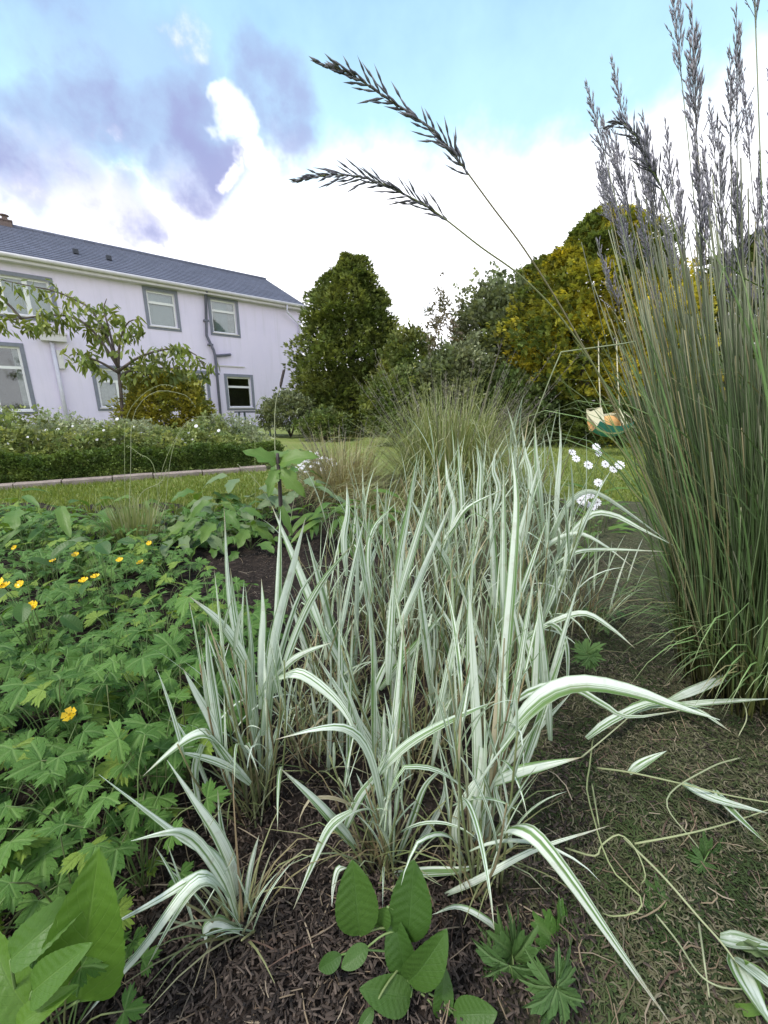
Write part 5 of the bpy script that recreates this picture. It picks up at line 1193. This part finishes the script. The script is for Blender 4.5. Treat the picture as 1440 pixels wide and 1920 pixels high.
# oval-leaved seedling, bottom centre
B = G(770, 1890); B.z = bed_h(B.x, B.y) - .005; st = [B, P(775, 1850, .40), P(770, 1790, .41), P(765, 1740, .42)]
leafplant('seedling', B, 'seedling with dark green oval leaves in front of the ribbon grass', 'seedling', [
    (OV_S[0], (765, 1765), (775, 1635), .41, .43, (-.1, -.95, .25)), (OV_S[0], (675, 1755), (662, 1638), .41, .42, (.1, -.95, .3)), (OV_S[1], (765, 1840), (830, 1790), .385, .37, (.2, -.7, .8)), (OV_S[1], (765, 1835), (735, 1745), .39, .40, (-.2, -.8, .5)), (OV_S[0], (690, 1775), (640, 1815), .40, .38, (-.2, -.6, .9)),
    (OV_S[1], (770, 1870), (695, 1862), .38, .36, (-.1, -.5, .9)), (OV_S[0], (850, 1900), (925, 1905), .37, .35, (.1, -.6, .9)), (OV_S[1], (825, 1910), (838, 1835), .37, .385, (.1, -.9, .4)), (OV_S[1], (725, 1700), (700, 1760), .42, .41, (0, -.8, .6)), (OV_S[0], (700, 1890), (672, 1935), .36, .34, (0, -.7, .7)), (OV_S[0], (640, 1790), (595, 1822), .41, .40, (0, -.7, .8))], st, sr=.0025)
# cut-leaved weeds to its right
random.seed(51)
for i, (px, py, Y, lab, lv) in enumerate([(960, 1880, .42, 'cut-leaved weed right of the oval seedling', [((955, 1810), (950, 1880), .41), ((960, 1800), (1000, 1760), .43), ((930, 1810), (895, 1835), .42), ((960, 1790), (930, 1760), .43)]),
                                       (1050, 1960, .36, 'cut-leaved weed at the bottom edge under the white drooping blade', [((1040, 1850), (1060, 1920), .37), ((1035, 1850), (1000, 1905), .37), ((1045, 1850), (1100, 1890), .37)]),
                                       (1045, 1800, .46, 'fan-leaved weed beside the white drooping blade', [((1045, 1775), (1020, 1735), .46), ((1050, 1775), (1095, 1790), .46)]),
                                       (1110, 1250, .95, 'small bright green weed below the reed clump', [((1100, 1225), (1130, 1205), .95), ((1100, 1225), (1075, 1240), .94), ((1105, 1230), (1110, 1260), .93)]),
                                       (1245, 1720, .52, 'dark jagged weed among the moss', [((1240, 1700), (1225, 1665), .52), ((1245, 1705), (1300, 1735), .5), ((1235, 1710), (1205, 1725), .5)]),
                                       (1330, 1620, .58, 'small dark weed near the fallen stems', [((1320, 1610), (1330, 1575), .58), ((1320, 1615), (1300, 1640), .56)])]):
    g = G(px, py); Bq = Vector((g.x, g.y, bed_h(g.x, g.y) - .005))
    leafplant('weed', Bq, lab, 'weed', [((WEED if i != 2 else BUT)[k % 2], a, b_, Y, Y - .01, (rnd(-.3, .3), -.6, .8)) for k, (a, b_, Y) in enumerate(lv)], sr=.0016)
# narrow leaved plant at the lower right edge
g = G(1470, 1900); leafplant('narrow_leaf_plant', Vector((g.x, g.y, bed_h(g.x, g.y))), 'narrow grey-green leaves at the lower right edge', 'plant', [(OV_G[0], (1400, 1770), (1470, 1790), .42, .38, (.1, -.4, .9)), (LANCE[0], (1395, 1800), (1450, 1900), .40, .36, (.2, -.6, .7)), (OV_G[1], (1450, 1790), (1380, 1765), .40, .42, (0, -.4, .9)), (LANCE[1], (1440, 1890), (1350, 1900), .36, .37, (0, -.5, .9))], sr=.002)
# leafy plants of the bed's middle distance
random.seed(61)
def G0(px, py): g = G(px, py); return Vector((g.x, g.y, bed_h(g.x, g.y) - .005))
mids = [(60, 1070, OV_B, 9, (.12, .28), .22, (.14, .22), 'clump of broad weeds at the left edge of the bed'), (130, 1050, LANCE, 10, (.15, .30), .20, (.16, .26), 'pointed-leaved weed clump beyond the buttercups'), (215, 1065, OV_B, 8, (.08, .18), .18, (.10, .16), 'low broad weed left of the dark grass tuft'),
        (350, 1040, OV_G, 9, (.06, .16), .22, (.12, .2), 'grey-green leafy plant right of the dark grass tuft'), (420, 1030, OV_B, 10, (.12, .28), .2, (.14, .2), 'leafy green plant at the edge of bare soil'), (460, 985, OV_G, 11, (.12, .28), .24, (.16, .24), 'grey-green plant on the lawn edge near the tall dark stem'), (395, 985, OV_B, 9, (.10, .22), .2, (.14, .22), 'round green plant by the lawn edge'),
        (575, 985, OV_G, 10, (.15, .32), .22, (.14, .2), 'blue-green leafy plant right of the tall dark stem'), (560, 960, OV_B, 9, (.2, .4), .18, (.12, .2), 'green leafy plant below the white flower mound'), (300, 985, OV_B, 8, (.06, .16), .25, (.12, .18), 'low green plant along the lawn edge'), (180, 990, OV_B, 9, (.06, .18), .25, (.12, .2), 'low spreading weeds along the lawn edge at left'), (40, 1000, LANCE, 10, (.08, .22), .25, (.14, .22), 'dark weeds at the lawn corner at left'),
        (240, 1085, BUT, 12, (.08, .16), .16, (.05, .08), 'cut-leaved plant on the bare soil edge'), (330, 1095, WEED, 8, (.03, .08), .12, (.04, .06), 'tiny weed on the bare brown soil'), (215, 1185, OV_S, 6, (.26, .36), .10, (.07, .10), 'round-leaved weed standing above the buttercups'), (90, 1300, OV_S, 6, (.26, .34), .10, (.06, .09), 'smooth-leaved weed among the buttercups at left'), (1110, 1190, WEED, 9, (.02, .06), .12, (.03, .05), 'low weed at the foot of the reeds')]
for px, py, pr, n, H, rad, sr, lab in mids: herb('leafy_plant', G0(px, py), lab, 'plant', pr, n, (H[0] * 1.35, H[1] * 1.35), rad, sr, 'leafy plants in the bed', 0, .4, .25)
# tall plant with big leaves on a dark stem, with a dark bud spike above
Y = 2.25; B = P(525, 1060, Y); B.z = bed_h(B.x, Y); st = [B, P(527, 980, Y), P(524, 900, Y), P(520, 850, Y)]
leafplant('tall_leafy_plant', B, 'tall plant with broad bright leaves on a dark stem in front of the hedge', 'plant', [(OV_B[0], (520, 870), (462, 835), Y, Y - .05, (.1, -.6, .8)), (OV_B[0], (522, 870), (585, 842), Y, Y - .05, (-.1, -.6, .8)), (OV_B[1], (520, 880), (500, 915), Y - .02, Y - .15, (0, -.8, .5)), (OV_B[1], (524, 880), (560, 915), Y - .02, Y - .15, (0, -.8, .5)), (OV_B[0], (522, 860), (530, 830), Y, Y + .2, (0, -.5, .9)), (LANCE[0], (525, 945), (545, 1000), Y, Y - .1, (0, -.8, .5))], st, smat='stem_dark', sr=.012)
Y = 2.6; B = P(545, 1000, Y); B.z = bed_h(B.x, Y); t = empty('dark_seed_spike', B, 'dark feather-shaped seed spike on a thin stalk before the white wall', 'seed head')
m = MB(B); m.tube(bez([B, P(520, 900, Y), P(515, 800, Y), P(518, 750, Y), P(525, 728, Y)], 12), list(np.linspace(.004, .0018, 13)), 5, .1); m.build('stalk', M['pale_stem'], t)
m = MB(B); p0, p1 = P(525, 728, Y), P(533, 692, Y); d = p1 - p0
for k in range(46):
    u = k / 46; a = k * 2.4; m.spindle(p0 + d * u * .8, d.normalized() + Vector((math.cos(a), math.sin(a), 0)) * .28, .036, .009, 0, 4)
m.build('spike', M['stem_dark'], t)
random.seed(71)
for px, py, H, lab in ((640, 1040, .42, 'lance-leaved green plant in front of the tan grass'), (690, 1030, .36, 'upright pointed-leaved plant beside the ribbon grass'), (600, 1010, .30, 'yellowish lance-leaved plant at the edge of the tan grass')):
    herb('lance_leaf_plant', G0(px, py), lab, 'plant', LANCE, 14, (H * .5, H), .14, (.15, .24), 'lance-leaved plants', 0, .3, .1)
# white flower mound by the hedge end
random.seed(81)
def mound():
    Y = 4.6; B = P(592, 885, Y); B.z = -.03; t = empty('white_flower_mound', B, 'low mound of white flowers at the end of the hedge', 'flower mound'); lm = MB()
    tops = []
    for k in range(64):
        a = rnd(0, 6.3); r = math.sqrt(random.random()) * .27; z = .34 * (1 - (r / .36) ** 2) + rnd(-.04, .04) + .05; p = Vector((math.cos(a) * r, math.sin(a) * r * .7, z)); fl = obj('flower', FW, t, p, frame(Vector((1, 0, 0)), Vector((rnd(-.6, .6), -rnd(.2, 1), .9))), rnd(.02, .032)); lm.tube([Vector((p.x * .5, p.y * .5, 0)), p], .002, 3, random.random())
    lm.build('stems', M['stem_green'], t)
    n = 260; pos = np.array([(math.cos(a) * r, math.sin(a) * r * .7, max(.01, .30 * (1 - (r / .38) ** 2) - rnd(0, .08))) for a, r in ((rnd(0, 6.3), rnd(0, .32)) for _ in range(n))]); fw = RNG.normal(0, .6, (n, 3)) + [0, -.3, .7]
    V, F, S = scatter(LONGLEAFS, pos, fw, np.tile([0., 0, 1], (n, 1)) + RNG.normal(0, .3, (n, 3)), RNG.uniform(.03, .06, n), RNG.random(n)); link(bpy.data.objects.new('leaves', mesh_np('leaves', V, F, S, M['perennial_silver'], False)), t)
mound()
# white daisies with dark centres beside the reeds
def daisies(pxs, Y, base, label, s=.032):
    B = P(*base, Y); B.z = bed_h(B.x, Y); t = empty('daisy_plant', B, label, 'daisy', 'white daisies by the lawn'); sm = MB(B)
    for px, py in pxs:
        p = P(px, py, Y + rnd(-.08, .08)); sm.tube(bez([B + Vector((rnd(-.05, .05), rnd(-.05, .05), 0)), B.lerp(p, .6) + Vector((0, 0, .03)), p], 6), .002, 4, random.random()); f = obj('flower', FW, t, p - B, frame(Vector((1, 0, rnd(-.2, .2))), Vector((rnd(-.4, .4), -1.0, rnd(.3, .9)))), s * rnd(.85, 1.15)); obj('flower_centre', FWE, f)
    for k in range(16):
        a = rnd(0, 6.3); p = Vector((math.cos(a) * rnd(.03, .16), math.sin(a) * .1, rnd(.05, .22))); obj('leaf', random.choice(LANCE), t, p, frame(Vector((math.cos(a), math.sin(a), .5)), Vector((0, -.3, 1))), rnd(.08, .16))
    sm.build('stems', M['stem_green'], t)
daisies([(1073, 848), (1118, 838), (1122, 850), (1080, 860), (1135, 870)], 3.0, (1105, 985), 'tall white daisies seen against the lawn and swing', .030)
daisies([(1122, 905), (1103, 872), (1150, 880), (1162, 872)], 2.6, (1125, 1000), 'white daisies at the edge of the reed clump', .028)
daisies([(1088, 938), (1100, 945), (1108, 928), (1112, 950), (1098, 932), (1120, 942)], 2.1, (1110, 1000), 'cluster of pale daisies low between ribbon grass and reeds', .024)
# ragged tufts where the bed meets the lawn
random.seed(91)
for i, px in enumerate(range(-20, 520, 36)):
    g = G(px + rnd(-10, 10), 972 + rnd(-8, 10)); tussock('edge_grass', (g.x, g.y, -.03), 'small ragged grass tuft where the flower bed meets the lawn', M['lawn_blade'], 70, rnd(.12, .24), .8, .008, .12, .7, 'grass')['group'] = 'grass tufts along the lawn edge'

random.seed(95)
k = 0
while k < 46:
    px, py = rnd(-60, 500), random.triangular(972, 1085, 1000); g = G(px, py)
    if bed_mask(g.x, g.y) < -.05 or (py > 1040 and px > 280): continue
    k += 1; pr = random.choice([OV_B, BUT, LANCE, BUT, OV_G]); sz = (.05, .085) if pr is BUT else (.09, .16)
    herb('low_weed', Vector((g.x, g.y, bed_h(g.x, g.y) - .005)), 'low green weed in the far part of the left bed', 'weed', pr, 11, (.05, .20), .18, sz, 'low weeds in the far left bed', 0, .4, .2)

# small white blooms standing on some border plants behind the hedge
random.seed(97)
for o in [o for o in bpy.data.objects if o.name.startswith('border_plant') and o.type == 'EMPTY']:
    cr = next(c for c in o.children if c.name.startswith('crown')); vs_ = cr.data.vertices; n = len(vs_); zt = sorted(vs_[i].co.z for i in range(0, n, 23))[int(n / 23 * .55)]
    k = 0
    while k < 7:
        co = vs_[random.randrange(n)].co
        if co.z < zt: continue
        k += 1; obj('flower', FW, o, co.copy() + Vector((0, -.03, .02)), frame(Vector((1, 0, 0)), Vector((rnd(-.5, .5), -1, .6))), rnd(.018, .032))
